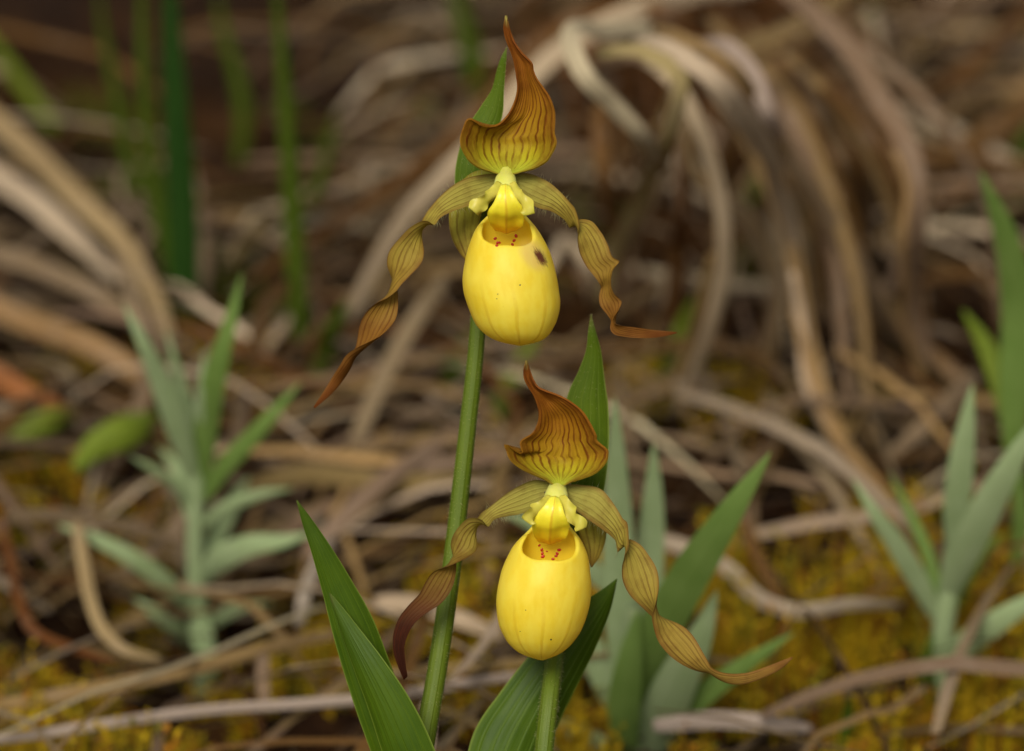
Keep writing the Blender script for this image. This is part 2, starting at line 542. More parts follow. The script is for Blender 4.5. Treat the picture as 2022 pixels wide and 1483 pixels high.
# the tussock of arched dead sedge behind the taller orchid
tus_base = TZ(1360, 330, 0.0)
tus_base[2] = gz(tus_base[0], tus_base[1])
tuss = thing('dead_sedge_tussock', tus_base, 'arching tussock of dead tan sedge leaves behind the taller orchid', 'tussock')
tusk = [  # photo points with heights above the soil
    ([(1500, -30, .10), (1330, -5, .125), (1240, 25, .13), (1150, 65, .125), (1060, 140, .115), (960, 262, .10), (870, 345, .085), (780, 455, .06), (720, 560, .035), (680, 650, .015)], 58, PALE),
    ([(1300, 55, .14), (1200, 60, .155), (1125, 88, .165), (1150, 145, .16), (1205, 200, .15), (1262, 260, .14), (1300, 330, .12)], 56, PALE),
    ([(1420, 130, .13), (1340, 110, .14), (1250, 95, .145), (1170, 110, .14)], 48, MAUVE),
    ([(1180, 105, .155), (1270, 100, .16), (1345, 150, .155), (1328, 240, .14), (1290, 345, .10), (1250, 430, .075), (1205, 515, .05), (1185, 610, .03)], 46, STRAW),
    ([(1230, 100, .14), (1300, 130, .14), (1350, 185, .135), (1385, 260, .125), (1412, 350, .11), (1428, 440, .095), (1430, 520, .08), (1408, 620, .06), (1370, 730, .035), (1335, 830, .012)], 43, PALE),
    ([(1250, 80, .155), (1330, 100, .16), (1405, 150, .155), (1465, 222, .14), (1510, 300, .12), (1545, 390, .095), (1570, 520, .065), (1590, 660, .035)], 50, PALE),
    ([(1380, 95, .14), (1440, 92, .145), (1485, 140, .14), (1512, 210, .13), (1548, 275, .115)], 44, GREYB),
    ([(1300, 75, .14), (1420, 98, .14), (1510, 78, .135), (1610, 30, .13), (1700, -30, .12)], 44, TAN),
    ([(1540, -30, .13), (1610, 25, .135), (1680, 100, .13), (1740, 195, .12), (1790, 275, .11), (1812, 350, .10), (1812, 440, .085), (1805, 530, .065), (1815, 640, .04), (1840, 740, .02)], 56, MAUVE),
    ([(1420, 100, .14), (1500, 210, .12), (1560, 320, .10), (1630, 420, .08), (1690, 520, .06), (1735, 610, .04), (1775, 700, .015)], 46, MAUVE),
    ([(1460, 250, .11), (1520, 360, .095), (1565, 500, .07), (1585, 620, .05), (1605, 720, .035), (1635, 810, .025), (1690, 905, .018), (1770, 1000, .01)], 46, TAN),
    ([(1180, 200, .10), (1190, 330, .085), (1215, 440, .06), (1235, 560, .03), (1240, 660, .008)], 44, BROWN),
    ([(1330, 240, .10), (1340, 380, .08), (1330, 500, .05), (1310, 620, .02)], 30, RUST),
    ([(1390, 40, .12), (1300, 20, .13), (1180, 20, .125), (1090, 60, .115), (990, 170, .10), (900, 270, .085), (760, 380, .06), (600, 480, .03), (480, 560, .012)], 42, BROWN),
    ([(1560, 60, .12), (1640, 180, .105), (1690, 300, .09), (1700, 430, .06), (1690, 560, .03)], 40, BROWN),
    ([(1330, 170, .11), (1360, 330, .09), (1490, 470, .06), (1530, 600, .035), (1500, 720, .012)], 34, MAUVE),
]
for pts, wp, c in tusk:
    wpts = [TZ(*q) for q in pts]
    g = traced_blade(wpts, wp * 0.74, (random.uniform(-20, 20), random.uniform(-25, 25)), cup=random.uniform(0.04, 0.10))
    mesh('blade', g, M_DEAD, tuss, col=jit(c))
    for q in range(2):        # thinner straws that run along with each broad leaf
        dx, dy, dh = random.uniform(-38, 38), random.uniform(-30, 30), random.uniform(-.012, .006)
        cut = random.randint(0, max(0, len(pts) - 4))
        tp = [TZ(a_ + dx + random.uniform(-9, 9), b_ + dy + random.uniform(-9, 9), max(.006, h_ + dh)) for a_, b_, h_ in pts[cut:]]
        mesh('blade', traced_blade(tp, random.uniform(9, 19), (random.uniform(-40, 40), random.uniform(-60, 60)), cup=.05), M_DEAD, tuss, col=jit(random.choice((c, TAN, MAUVE, PALE, BROWN)), .2))
for i in range(13):           # the many thinner leaves that pour down to the right
    u0 = random.uniform(0, 1)
    x0, y0_ = 1330 + 330 * u0, 60 + random.uniform(-40, 60)
    x1 = 1420 + 560 * u0 + random.uniform(-220, 220)
    y1 = random.uniform(520, 900)
    pts = [(x0, y0_, .11), (x0 + (x1 - x0) * .45 + 50, y0_ + (y1 - y0_) * .28, .10), (x0 + (x1 - x0) * .8 + 30, y0_ + (y1 - y0_) * .6, .06), (x1, y1, .012)]
    g = traced_blade([TZ(*q) for q in pts], random.uniform(18, 34), (random.uniform(-40, 40), random.uniform(-40, 40)), cup=.06)
    mesh('blade', g, M_DEAD, tuss, col=jit(random.choice((BROWN, BROWN, MAUVE, TAN)), .2))
# the crown where the leaves spring from
crown_ = []
for i in range(46):
    a = random.uniform(0, 2 * math.pi)
    L = random.uniform(0.07, 0.13)
    p0 = tus_base + np.array((random.uniform(-.03, .03), random.uniform(-.02, .03), -0.004))
    top = p0 + np.array((math.cos(a) * .03, math.sin(a) * .03, L))
    end = top + np.array((math.cos(a) * .05, math.sin(a) * .05, -random.uniform(.0, .05)))
    C = spline([p0, (p0 + top) / 2 + rng.normal(0, .003, 3), top, end], 12)
    crown_.append(ribbon(C, 0.0045 * blade_profile(12), random.uniform(0, 180), nc=3, th=.0004))
o = mesh('crown_tuft', merge(crown_), M_DEAD, tuss, col=jit(RUST))
o['kind'] = 'stuff'

# single blades lying in the litter, traced
G_LIT = 'dead grass blades lying in the litter'
lit = [
    ('long straw yellow dead blade slanting down towards the left leafy herb', [(-60, 190, .055), (60, 300, .05), (160, 400, .045), (260, 500, .035), (310, 590, .025), (335, 700, .012)], 54, STRAW),
    ('pale flat dead blade lying along the long straw yellow blade', [(-60, 310, .03), (60, 395, .03), (150, 470, .025), (240, 560, .012)], 56, PALE),
    ('broad tan dead blade sloping towards the left leafy herb from below', [(-60, 585, .03), (60, 640, .03), (200, 690, .03), (320, 770, .02), (420, 850, .01)], 62, TAN),
    ('grey brown dead blade above the broad sloping tan one', [(-60, 480, .02), (80, 530, .022), (220, 600, .02), (330, 700, .01)], 46, MAUVE),
    ('long pale jointed dead stalk lying across the litter below both orchids', [(-60, 1470, .02), (200, 1432, .02), (400, 1405, .02), (600, 1390, .02), (800, 1368, .02), (1010, 1338, .018), (1180, 1330, .012)], 27, GREYB),
    ('brown dead stalk crossing the foot of the left leafy herb', [(-60, 1400, .012), (100, 1378, .014), (250, 1350, .016), (400, 1315, .018), (560, 1268, .018), (720, 1232, .012)], 36, TAN),
    ('hooked tan dead blade beside the foot of the left leafy herb', [(150, 1030, .03), (163, 1100, .026), (178, 1180, .02), (205, 1245, .016), (250, 1285, .014), (320, 1300, .01)], 32, STRAW),
    ('thin rust brown curved blade at the hooked tan blade', [(0, 1020, .02), (20, 1110, .018), (35, 1190, .016), (70, 1250, .014), (150, 1285, .012), (230, 1310, .01)], 28, RUST),
    ('level tan dead blade lying behind the taller orchid stem', [(460, 975, .02), (600, 938, .022), (740, 950, .022), (880, 950, .018), (1000, 930, .01)], 52, TAN),
    ('mauve brown blade slanting up behind the taller orchid stem', [(600, 1100, .015), (690, 1010, .022), (780, 930, .026), (880, 870, .024), (980, 790, .012)], 42, MAUVE),
    ('wavy pale dead blade lying on moss between the herbs', [(1270, 1060, .02), (1360, 1085, .022), (1440, 1125, .02), (1500, 1180, .018), (1570, 1205, .018), (1680, 1192, .018), (1780, 1195, .01)], 40, PALE),
    ('pale flat dead blade at the foot of the middle herb', [(1290, 1432, .012), (1400, 1425, .014), (1500, 1432, .014), (1600, 1440, .008)], 44, GREYB),
    ('mauve dead blade slanting towards the right herb', [(1930, 740, .025), (1880, 790, .026), (1820, 850, .022), (1750, 910, .012)], 46, MAUVE),
    ('brown dead blade curving down from the upper right', [(2080, -20, .05), (1980, 70, .05), (1900, 150, .045), (1820, 195, .03), (1760, 200, .015)], 48, BROWN),
    ('broad dull brown blade beside the curving brown one', [(2090, 170, .035), (1980, 240, .035), (1880, 300, .03), (1800, 325, .015)], 54, BROWN),
    ('short whitish dead blade tip behind the taller pouch', [(1060, 560, .05), (1090, 515, .055), (1130, 478, .055), (1155, 510, .05), (1162, 590, .03)], 28, PALE),
    ('pale dead blade showing under the lower left petal', [(740, 1190, .01), (830, 1195, .014), (900, 1215, .014), (990, 1250, .008)], 46, PALE),
    ('mauve dead blade standing steeply behind the big orchid leaf', [(590, 1240, .01), (600, 1180, .02), (625, 1120, .022), (660, 1060, .015)], 34, GREYB),
    ('tan blade leaning on the mossy patch right of the middle herb', [(1460, 1000, .03), (1490, 1080, .025), (1530, 1160, .018), (1560, 1230, .008)], 30, BROWN),
    ('small brown upright dead stalk above the long jointed stalk', [(520, 1290, .02), (515, 1340, .014), (520, 1400, .008)], 34, MAUVE),
    ('rusty brown broad dead leaf blade at the left edge', [(-40, 720, .02), (20, 760, .022), (90, 800, .018), (170, 830, .008)], 60, (0.28, 0.10, 0.03)),
    ('tan blade rising between flower stems and tussock', [(690, 900, .012), (740, 780, .03), (800, 660, .045), (870, 540, .05)], 44, MAUVE),
]
for lb, pts, wp, c in lit:
    wpts = [TZ(*q) for q in pts]
    g = traced_blade(wpts, wp * .78, (random.uniform(-15, 15), random.uniform(-25, 25)), cup=random.uniform(0.04, 0.12))
    o = mesh('dead_grass_blade', g, M_DEAD, col=jit(c, .08), origin=wpts[0])
    tag(o, lb, 'dead grass', G_LIT)

# random litter: a flow that follows the photograph
def photo_px(p):
    q = np.asarray(p) - CAM
    d = float(np.dot(q, Fv))
    return W / 2 + np.dot(q, Rv) / (K * d), H / 2 - np.dot(q, Uv) / (K * d)

def flow(x, y):
    px, py = photo_px((x, y, 0.0))
    if px > 1050 and py < 900:
        a = math.atan2(y - tus_base[1], x - tus_base[0]) + random.gauss(0, .45)
    elif px < 520 and py < 850:
        a = rad(-38) + random.gauss(0, .5)
    elif py < 700:
        a = rad(215) + random.gauss(0, .6)
    else:
        a = rad(8) + random.gauss(0, .75)
    return a + (math.pi if random.random() < .5 else 0), px, py

def moss_amount(x, y):
    px, py = photo_px((x, y, 0.0))
    v = noise.noise(Vector((x * 14, y * 14, 3))) * 1.0 + 0.4 * noise.noise(Vector((x * 40, y * 40, 8)))
    if py > 1050:
        v += 0.15
    if px > 1380 and 1050 < py < 1480:
        v += 0.45
    if py < 650:
        v -= 0.25 if px > 700 else 0.05
    return v

def litter_blade(low=False):
    y = -0.15 + 1.1 * random.random()
    x = random.uniform(-1, 1) * (0.23 + 0.25 * max(0, y))
    a, px, py = flow(x, y)
    dark = px < 680 and py < 330
    if (1430 < px < 1820 and 1180 < py < 1430 or 680 < px < 930 and 1000 < py < 1150) and random.random() < .8:
        return None
    if not low and py > 1250 and random.random() < .6:
        return None
    if py > 1000 and noise.noise(Vector((x * 14, y * 14, 3))) > 0.05 and random.random() < .6:
        return None
    rnd = random.random()
    if low and noise.noise(Vector((x * 32, y * 32, 5))) > 0.08 and rnd < .8:
        return None
    if not low and noise.noise(Vector((x * 17, y * 17, 9))) > 0.12 and rnd < .7:
        return None
    if low and moss_amount(x, y) > .12 and rnd < .85:
        return None
    L = random.uniform(.03, .11) if low else random.uniform(.06, .18)
    n = 5 if low else 9
    s = np.linspace(0, 1, n)
    curv = random.gauss(0, .4) if random.random() < .92 else random.gauss(0, 1.2)
    ang = a + curv * (s - .5) + np.where(s > random.uniform(.2, .8), random.gauss(0, .35), 0)
    st = L / (n - 1)
    cx = x + np.concatenate(([0], np.cumsum(np.cos(ang[:-1]) * st)))
    cy = y + np.concatenate(([0], np.cumsum(np.sin(ang[:-1]) * st)))
    mx, my = photo_px((cx[n // 2], cy[n // 2], .01))
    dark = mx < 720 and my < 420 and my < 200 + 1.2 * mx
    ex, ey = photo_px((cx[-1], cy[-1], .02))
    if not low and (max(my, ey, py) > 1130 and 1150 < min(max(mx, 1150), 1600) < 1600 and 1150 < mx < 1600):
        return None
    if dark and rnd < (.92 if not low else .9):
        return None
    arch = random.uniform(.0, .006) if low else random.uniform(.001, .014)
    h0 = random.uniform(.0, .006) if low else random.uniform(.006, .024)
    if max(in_shade_pit(cx[n // 2], cy[n // 2]), in_shade_pit(cx[n // 4], cy[n // 4]), in_shade_pit(cx[-2], cy[-2])) > (.35 if low else .5) and random.random() < .92:
        return None
    cz = np.array([gz0(q, r) for q, r in zip(cx, cy)]) * .6 + h0 * np.minimum(1, 4 * (1 - s) + .1) + arch * np.sin(s * math.pi)
    C = np.stack((cx, cy, cz), 1)
    w = random.uniform(.0008, .003) if low else random.choice((random.uniform(.0013, .0026), random.uniform(.0026, .0048)))
    ph = random.uniform(-30, 30) + np.linspace(0, random.uniform(-80, 80), n)
    g = ribbon(C, w * blade_profile(n, tip=.25), ph, ref=np.array((0, 0, 1.0)), nc=3, th=.0005, cup=0.1)
    cl = random.choices((TAN, MAUVE, BROWN, PALE, RUST), (4, 5, 2.5, 2.4, .5) if not low else (4, 4, 4, 2, 1.5))[0]
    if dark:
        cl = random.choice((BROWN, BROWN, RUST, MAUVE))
    pp = [photo_px(c) for c in C]
    seen = sum(-60 < a_ < W + 60 and -60 < b_ < H + 60 for a_, b_ in pp) >= 3
    return g, cl, C, L, w, curv, seen

NAMES = {TAN: 'tan', MAUVE: 'grey brown', BROWN: 'dark brown', PALE: 'bleached pale', RUST: 'rust coloured'}
MARKS = [(TZ(400, 1250, 0), 'beside the left leafy herb'), (TZ(1250, 1400, 0), 'around the herb behind the lower orchid'), (TZ(1840, 1350, 0), 'beside the forked right herb'),
         (TZ(1430, 520, 0), 'under the arching sedge tussock'), (TZ(1850, 350, 0), 'beyond the tussock near the tall leaf shoot'), (TZ(360, 620, 0), 'around the dark green grass blades'), (TZ(850, 1300, 0), 'behind the taller orchid stem'),
         (TZ(820, 600, 0), 'under the long pale tussock leaf'), (TZ(500, 100, 0), 'on dark soil beyond the green grass'), (TZ(1580, 1300, 0), 'on golden moss between two herbs'), (TZ(100, 900, 0), 'near the low rounded green leaf'),
         (TZ(1150, 250, 0), 'in the hollow behind the taller flower'), (TZ(1650, 800, 0), 'below the falling ends of the tussock'), (TZ(1950, 600, 0), 'behind the tall leaf shoot'), (TZ(60, 350, 0), 'along the long straw yellow blade'),
         (TZ(1050, 850, 0), 'behind the gap between both flowers'), (TZ(120, 1380, 0), 'by the long jointed stalk'), (TZ(1600, 150, 0), 'beyond the tussock crown'), (TZ(600, 750, 0), 'between the left herb and the taller orchid')]
parts, cols = [], []
def to_mat(r_, v):
    parts.append(r_[0])
    cols.append(np.tile(np.array(jit(r_[1], v)), (len(r_[0][0]), 1)))
made = 0
while made < 270:
    r_ = litter_blade()
    if r_ is None:
        continue
    if not r_[6]:
        to_mat(r_, .2)
        continue
    made += 1
    g, cl, C, L, w, curv, _ = r_
    f_ = random.uniform(.6, 1.05)
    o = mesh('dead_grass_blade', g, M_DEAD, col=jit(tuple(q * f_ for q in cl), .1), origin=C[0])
    mid = C[len(C) // 2]
    mk = min(MARKS, key=lambda m: np.linalg.norm(m[0][:2] - mid[:2]))[1]
    shape = 'straight' if abs(curv) < .45 else ('bent' if abs(curv) < 1.4 else 'curled')
    size = ('long ' if L > .14 else 'short ' if L < .095 else '') + ('broad' if w > .003 else 'narrow')
    tag(o, f'{size} {shape} {NAMES[cl]} dead blade {mk}', 'dead grass', G_LIT)
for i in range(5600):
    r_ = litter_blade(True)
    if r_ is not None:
        f_ = random.uniform(.12, .5)  # low blades darkened: shade deep in the thatch, put into their colour
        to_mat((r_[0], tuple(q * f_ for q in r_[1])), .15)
for i in range(1500):
    r_ = litter_blade()
    if r_ is not None:
        f_ = random.uniform(.4, 1.25)
        to_mat((r_[0], tuple(q * f_ for q in r_[1])), .15)
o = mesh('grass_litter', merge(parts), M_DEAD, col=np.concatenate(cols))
tag(o, 'low mat of grass litter covering the soil, its lower blades darkened as painted shade', 'litter', kind='stuff')

# ------------------------------------------------------------------ moss
parts, cols = [], []
V, F, U, Cc = [], [], [], []
cnt = 0
while cnt < 17000:
    y = -0.10 + 0.8 * random.random() ** 1.3
    x = random.uniform(-1, 1) * (0.22 + 0.22 * max(0, y))
    m_ = moss_amount(x, y)
    if m_ < 0.10 or noise.noise(Vector((x * 70, y * 70, 2))) > .18 or in_shade_pit(x, y) > .3:
        continue
    cnt += 1
    z = gz(x, y)
    hgt = min(.022, .006 + .035 * (m_ - .04)) * random.uniform(.6, 1.2)
    base = (0.38, 0.245, 0.005) if random.random() < .6 else ((0.17, 0.14, 0.006) if random.random() < .5 else (0.28, 0.11, 0.006))
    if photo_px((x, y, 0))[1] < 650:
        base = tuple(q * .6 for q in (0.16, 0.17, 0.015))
    base = jit(base, .3)
    for q in range(5):
        a = random.uniform(0, 2 * math.pi)
        zz = z + hgt * (q + .3) / 5
        l = random.uniform(.0015, .0035)
        d_ = np.array((math.cos(a), math.sin(a), .5)) * l
        s_ = np.array((-math.sin(a), math.cos(a), 0)) * l * .3
        p0 = np.array((x, y, zz)) + rng.normal(0, .0008, 3)
        k0 = len(V)
        V += [p0 - s_ * .4, p0 + d_ * .5 - s_, p0 + d_, p0 + d_ * .5 + s_]
        F.append((k0, k0 + 1, k0 + 2, k0 + 3))
        U += [(0, 0), (0, .5), (.5, 1), (1, .5)]
        Cc += [base] * 4
    k0 = len(V)
    V += [np.array((x - .0006, y, z - .002)), np.array((x + .0006, y, z - .002)), np.array((x, y, z + hgt))]
    F.append((k0, k0 + 1, k0 + 2))
    U += [(0, 0), (1, 0), (.5, 1)]
    Cc += [base] * 3
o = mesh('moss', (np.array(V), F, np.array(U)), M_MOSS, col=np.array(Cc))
tag(o, 'golden green moss growing in patches between the dead grass', 'moss', kind='stuff')

# ------------------------------------------------------------------ green background plants
def lance(n, a=0.35, base=0.55):
    s = np.linspace(0, 1, n)
    up = base + (1 - base) * np.sin(np.clip(s / a, 0, 1) * math.pi / 2)
    dn = np.cos(np.clip((s - a) / (1 - a), 0, 1) * math.pi / 2) ** 0.75
    return np.maximum(up * np.where(s > a, dn, 1), 0.02)

def plane_leaf(pts, wpx, mat, parent, y0, phi=(0, 0), n=22, cup=0.06, a=0.4, base=0.5, name='leaf', origin=None, th=.0007):
    """pts: photo points with a y offset from the plant's own upright plane, base first"""
    wp = [VY(q[0], q[1], y0 + q[2]) for q in pts]
    C = spline(wp, n)
    dep = np.array([depth_of(c) for c in C])
    g = ribbon(C, wpx * K * dep * lance(n, a, base), np.linspace(phi[0], phi[1], n), ref=Fv, nc=7, th=th, cup=cup, ruffle=.02, ripples=2, seed=wpx)
    return mesh(name, g, mat, parent, origin=origin)

def stem_tube(name, wp, rpx0, rpx1, mat, parent, n=20):
    C = spline(wp, n)
    dep = np.array([depth_of(c) for c in C])
    r_ = np.linspace(rpx0, rpx1, n) * K * dep
    return mesh(name, tube(C, r_, 10), mat, parent)

def herb(foot_px, y0, label, stem_pts, rs, leaves, slim=1.0):
    foot = VY(foot_px[0], foot_px[1], y0)
    foot = np.array((foot[0], y0, gz(foot[0], y0) - .002))
    t = thing('leafy_herb', foot, label, 'herb', 'grey green herbs behind the orchids')
    wp = [foot] + [VY(q[0], q[1], y0 + q[2]) for q in stem_pts]
    stem_tube('stem', wp, rs[0], rs[1], M_GREY, t)
    for pts, w_, m_, ph in leaves:
        plane_leaf(pts, w_ * slim, m_, t, y0, ph)
    return t

herb((405, 1345), .19, 'grey green leafy herb standing left of the orchids',
     [(395, 1230, 0), (386, 1100, 0), (388, 980, 0), (392, 880, .002), (395, 800, .004)], (22, 14), [
    ([(398, 960, 0), (405, 850, -.004), (425, 740, -.01), (452, 640, -.012), (478, 538, -.008)], 72, M_FRESH, (0, 35)),
    ([(386, 960, 0), (355, 860, -.006), (315, 750, -.01), (280, 670, -.012), (244, 600, -.01)], 62, M_GREY, (10, -25)),
    ([(392, 930, 0), (375, 830, .01), (350, 740, .018), (328, 650, .022)], 46, M_GREY, (0, 50)),
    ([(400, 990, 0), (440, 925, -.006), (500, 860, -.012), (550, 805, -.014), (596, 752, -.01)], 52, M_FRESH, (20, 0)),
    ([(392, 1150, 0), (440, 1100, -.012), (500, 1075, -.02), (560, 1068, -.024), (622, 1050, -.024)], 66, M_GREY, (0, 20)),
    ([(390, 1130, 0), (420, 1070, .006), (455, 1000, .01), (492, 940, .012)], 58, M_GREY, (30, 10)),
    ([(384, 1210, 0), (320, 1145, -.008), (250, 1095, -.012), (180, 1060, -.012), (110, 1035, -.008)], 50, M_GREY, (0, -20)),
    ([(388, 1060, 0), (370, 980, .008), (345, 920, .014), (310, 880, .02)], 42, M_GREY, (0, 20)),
    ([(392, 1290, 0), (350, 1245, -.01), (300, 1205, -.014), (262, 1180, -.012)], 46, M_GREY, (0, 0)),
    ([(394, 1200, -.002), (396, 1245, -.012), (408, 1290, -.018), (425, 1340, -.020)], 62, M_GREY, (0, 0)),
    ([(395, 880, 0), (392, 820, -.004), (396, 760, -.006), (405, 690, -.004)], 44, M_GREY, (40, 60)),
    ([(388, 1020, 0), (350, 960, -.004), (300, 925, -.008), (255, 900, -.010)], 34, M_GREY, (0, 20)),
    ([(396, 1040, 0), (450, 1000, -.006), (520, 975, -.010), (580, 965, -.010)], 36, M_GREY, (0, -20)),
    ([(392, 1250, 0), (440, 1215, -.008), (490, 1195, -.012), (540, 1190, -.012)], 38, M_GREY, (0, 0)),
    ([(390, 900, .002), (372, 830, .004), (356, 770, .004), (345, 700, .004)], 36, M_GREY, (20, 0)),
], .74)
herb((1245, 1560), .098, 'grey green leafy herb rising behind the lower orchid',
     [(1245, 1480, 0), (1248, 1400, 0), (1250, 1300, 0), (1252, 1200, .002)], (26, 18), [
    ([(1242, 1420, 0), (1228, 1250, .004), (1222, 1100, .008), (1218, 950, .010), (1214, 782, .012)], 66, M_GREY, (0, 12)),
    ([(1258, 1330, .006), (1275, 1200, .012), (1284, 1080, .016), (1290, 980, .018), (1291, 872, .02)], 58, M_GREY, (15, 0)),
    ([(1246, 1390, -.002), (1290, 1270, -.010), (1360, 1140, -.016), (1440, 1015, -.020), (1522, 892, -.020)], 84, M_FRESH, (0, 15)),
    ([(1262, 1520, .004), (1300, 1430, -.004), (1345, 1330, -.010), (1385, 1250, -.012), (1416, 1165, -.010)], 88, M_GREY, (0, -10)),
    ([(1258, 1490, .006), (1330, 1420, .000), (1410, 1355, -.004), (1490, 1300, -.006), (1570, 1248, -.006)], 48, M_FRESH, (25, 0)),
    ([(1240, 1500, -.004), (1232, 1400, -.010), (1244, 1300, -.012), (1262, 1200, -.010)], 66, M_FRESH, (0, 0)),
    ([(1236, 1440, .008), (1190, 1330, .012), (1150, 1240, .016), (1120, 1150, .018)], 56, M_GREY, (0, 20)),
    ([(1240, 1200, .018), (1130, 1090, .020), (1060, 1040, .024), (985, 1010, .024)], 40, M_GREY, (0, 0)),
    ([(1250, 1540, -.004), (1190, 1480, -.002), (1130, 1440, .000), (1070, 1425, .006)], 46, M_GREY, (0, 0)),
])
herb((1830, 1560), .140, 'grey green forked herb standing right of the orchids',
     [(1838, 1470, 0), (1848, 1380, 0), (1856, 1290, 0), (1868, 1200, 0), (1880, 1110, .002), (1890, 1020, .004)], (26, 18), [
    ([(1856, 1230, 0), (1815, 1150, -.004), (1770, 1075, -.008), (1725, 1010, -.010), (1684, 945, -.008)], 52, M_GREY, (0, 0)),
    ([(1882, 1090, 0), (1890, 990, -.004), (1900, 900, -.006), (1910, 830, -.006), (1920, 758, -.004)], 66, M_GREY, (15, 0)),
    ([(1868, 1190, 0), (1905, 1090, -.008), (1950, 1000, -.014), (2000, 910, -.018), (2060, 810, -.018)], 82, M_GREY, (0, 10)),
    ([(1850, 1330, 0), (1905, 1275, -.008), (1965, 1230, -.014), (2030, 1190, -.016), (2100, 1150, -.016)], 64, M_GREY, (10, 0)),
    ([(1862, 1230, 0), (1830, 1090, .010), (1795, 1010, .016), (1755, 930, .022)], 30, M_FRESH, (30, 0)),
    ([(1866, 1230, .002), (1900, 1150, .006), (1940, 1090, .010), (1985, 1050, .012)], 44, M_LIME, (0, 30)),
    ([(1845, 1420, -.003), (1832, 1360, -.008), (1830, 1300, -.010), (1842, 1240, -.008)], 44, M_GRASS, (0, 0)),
], .82)
# tall leaves on the right edge
t = thing('leafy_herb', (VY(2030, 900, .20)[0], .20, 0.0), 'single tall green leaf shoot above the right herb', 'herb', 'grey green herbs behind the orchids')
stem_tube('stem', [np.array((VY(2030, 900, .20)[0], .20, -.003)), VY(2015, 1000, .20), VY(2000, 880, .2)], 18, 14, M_FRESH, t, 8)
plane_leaf([(2000, 900, 0), (2006, 760, 0), (2012, 620, 0), (1990, 480, -.004), (1936, 338, -.008)], 70, M_FRESH, t, .20, (0, 20))
plane_leaf([(2000, 880, 0), (1985, 780, .008), (1950, 690, .014), (1900, 610, .018)], 46, M_LIME, t, .20, (0, 20))

# green grass blades far behind
G_GR = 'green grass blades standing behind the left herb'
def grass_blade(label, pts, w_, mat, y0, group=G_GR, a=.3, name='grass_blade', cat='grass blade'):
    y0 = TZ(pts[0][0], pts[0][1], -.003)[1]
    wp = [VY(q[0], q[1], y0 + q[2]) for q in pts]
    foot = wp[0].copy()
    C = spline(wp, 24)
    dep = np.array([depth_of(c) for c in C])
    g = ribbon(C, w_ * (.68 if group == G_GR else .9) * K * dep * lance(24, a, .7), np.linspace(0, random.uniform(-40, 40), 24), nc=7, th=.0006, cup=.14)
    o = mesh(name, g, mat, origin=foot)
    return tag(o, label, cat, group)
grass_blade('broad dark green grass blade standing behind the left herb', [(368, 690, 0), (364, 560, 0), (358, 400, 0), (345, 200, 0), (335, 0, 0), (328, -160, 0)], 92, M_DARKGRASS, .30)
grass_blade('second dark green grass blade beside the broad one', [(372, 660, .01), (330, 500, .01), (300, 330, .01), (285, 150, .01), (280, -60, .01), (278, -160, 0)], 44, M_GRASS, .32)
grass_blade('slim green grass blade between broad grass and taller orchid', [(592, 720, 0), (586, 560, 0), (576, 380, 0), (562, 180, 0), (548, 0, 0), (540, -120, 0)], 56, M_GRASS, .28)
grass_blade('leaning green grass blade near the dark upper corner', [(300, 480, 0), (262, 340, 0), (232, 190, 0), (205, 60, 0), (190, -80, 0)], 40, M_GRASS, .36)
grass_blade('olive grass blade crossing behind the straw blade', [(110, 260, 0), (60, 190, 0), (10, 120, 0), (-60, 20, 0)], 44, M_LIME, .38)
grass_blade('green grass blade behind the taller hooded sepal', [(968, 240, 0), (950, 180, 0), (928, 90, 0), (905, 0, 0), (885, -90, 0)], 66, M_GRASS, .30)
grass_blade('short green grass blade left of the slim one', [(470, 330, 0), (480, 230, 0), (470, 160, 0), (440, 60, 0), (425, -40, 0)], 44, M_GRASS, .40)
grass_blade('bright green blade foot beside the slim grass', [(625, 760, 0), (640, 690, 0), (660, 640, -.01), (690, 590, -.014)], 60, M_GRASS, .24)
grass_blade('olive green blade right of the slim grass', [(560, 520, 0), (600, 430, 0), (640, 330, .0), (665, 200, 0)], 36, M_GRASS, .36)
G_SP = 'small green sprouts in the dead grass'
for lb, pts, w_, y0, m_ in (
    ('small lime sprout at the right side of the tussock', [(1490, 400, 0), (1505, 340, 0), (1540, 285, 0), (1572, 225, 0)], 54, .30, M_LIME),
    ('small lime sprout below the upper right petal tip', [(1305, 830, 0), (1320, 740, 0), (1345, 660, 0), (1372, 580, 0)], 50, .20, M_LIME),
    ('green sprout hidden behind the taller orchid stem', [(880, 800, 0), (905, 740, 0), (930, 690, 0), (960, 630, 0)], 70, .16, M_GRASS),
    ('lime sprout showing between the two pouches', [(975, 830, 0), (1000, 770, 0), (1030, 720, 0), (1060, 660, 0)], 50, .18, M_LIME),
    ('thin green sprout in the dark upper right gap', [(1740, 160, 0), (1728, 90, 0), (1722, 20, 0), (1715, -60, 0)], 36, .42, M_GRASS),
    ('green sprout at the right picture edge', [(2015, 420, 0), (2012, 350, 0), (2020, 290, 0), (2040, 240, 0)], 50, .32, M_GRASS),
    ('tiny upright green sprout in moss by the right herb', [(1670, 1500, 0), (1672, 1430, 0), (1678, 1370, 0)], 30, .07, M_GRASS),
):
    grass_blade(lb, pts, w_, m_, y0, G_SP, .45, 'green_sprout', 'sprout')
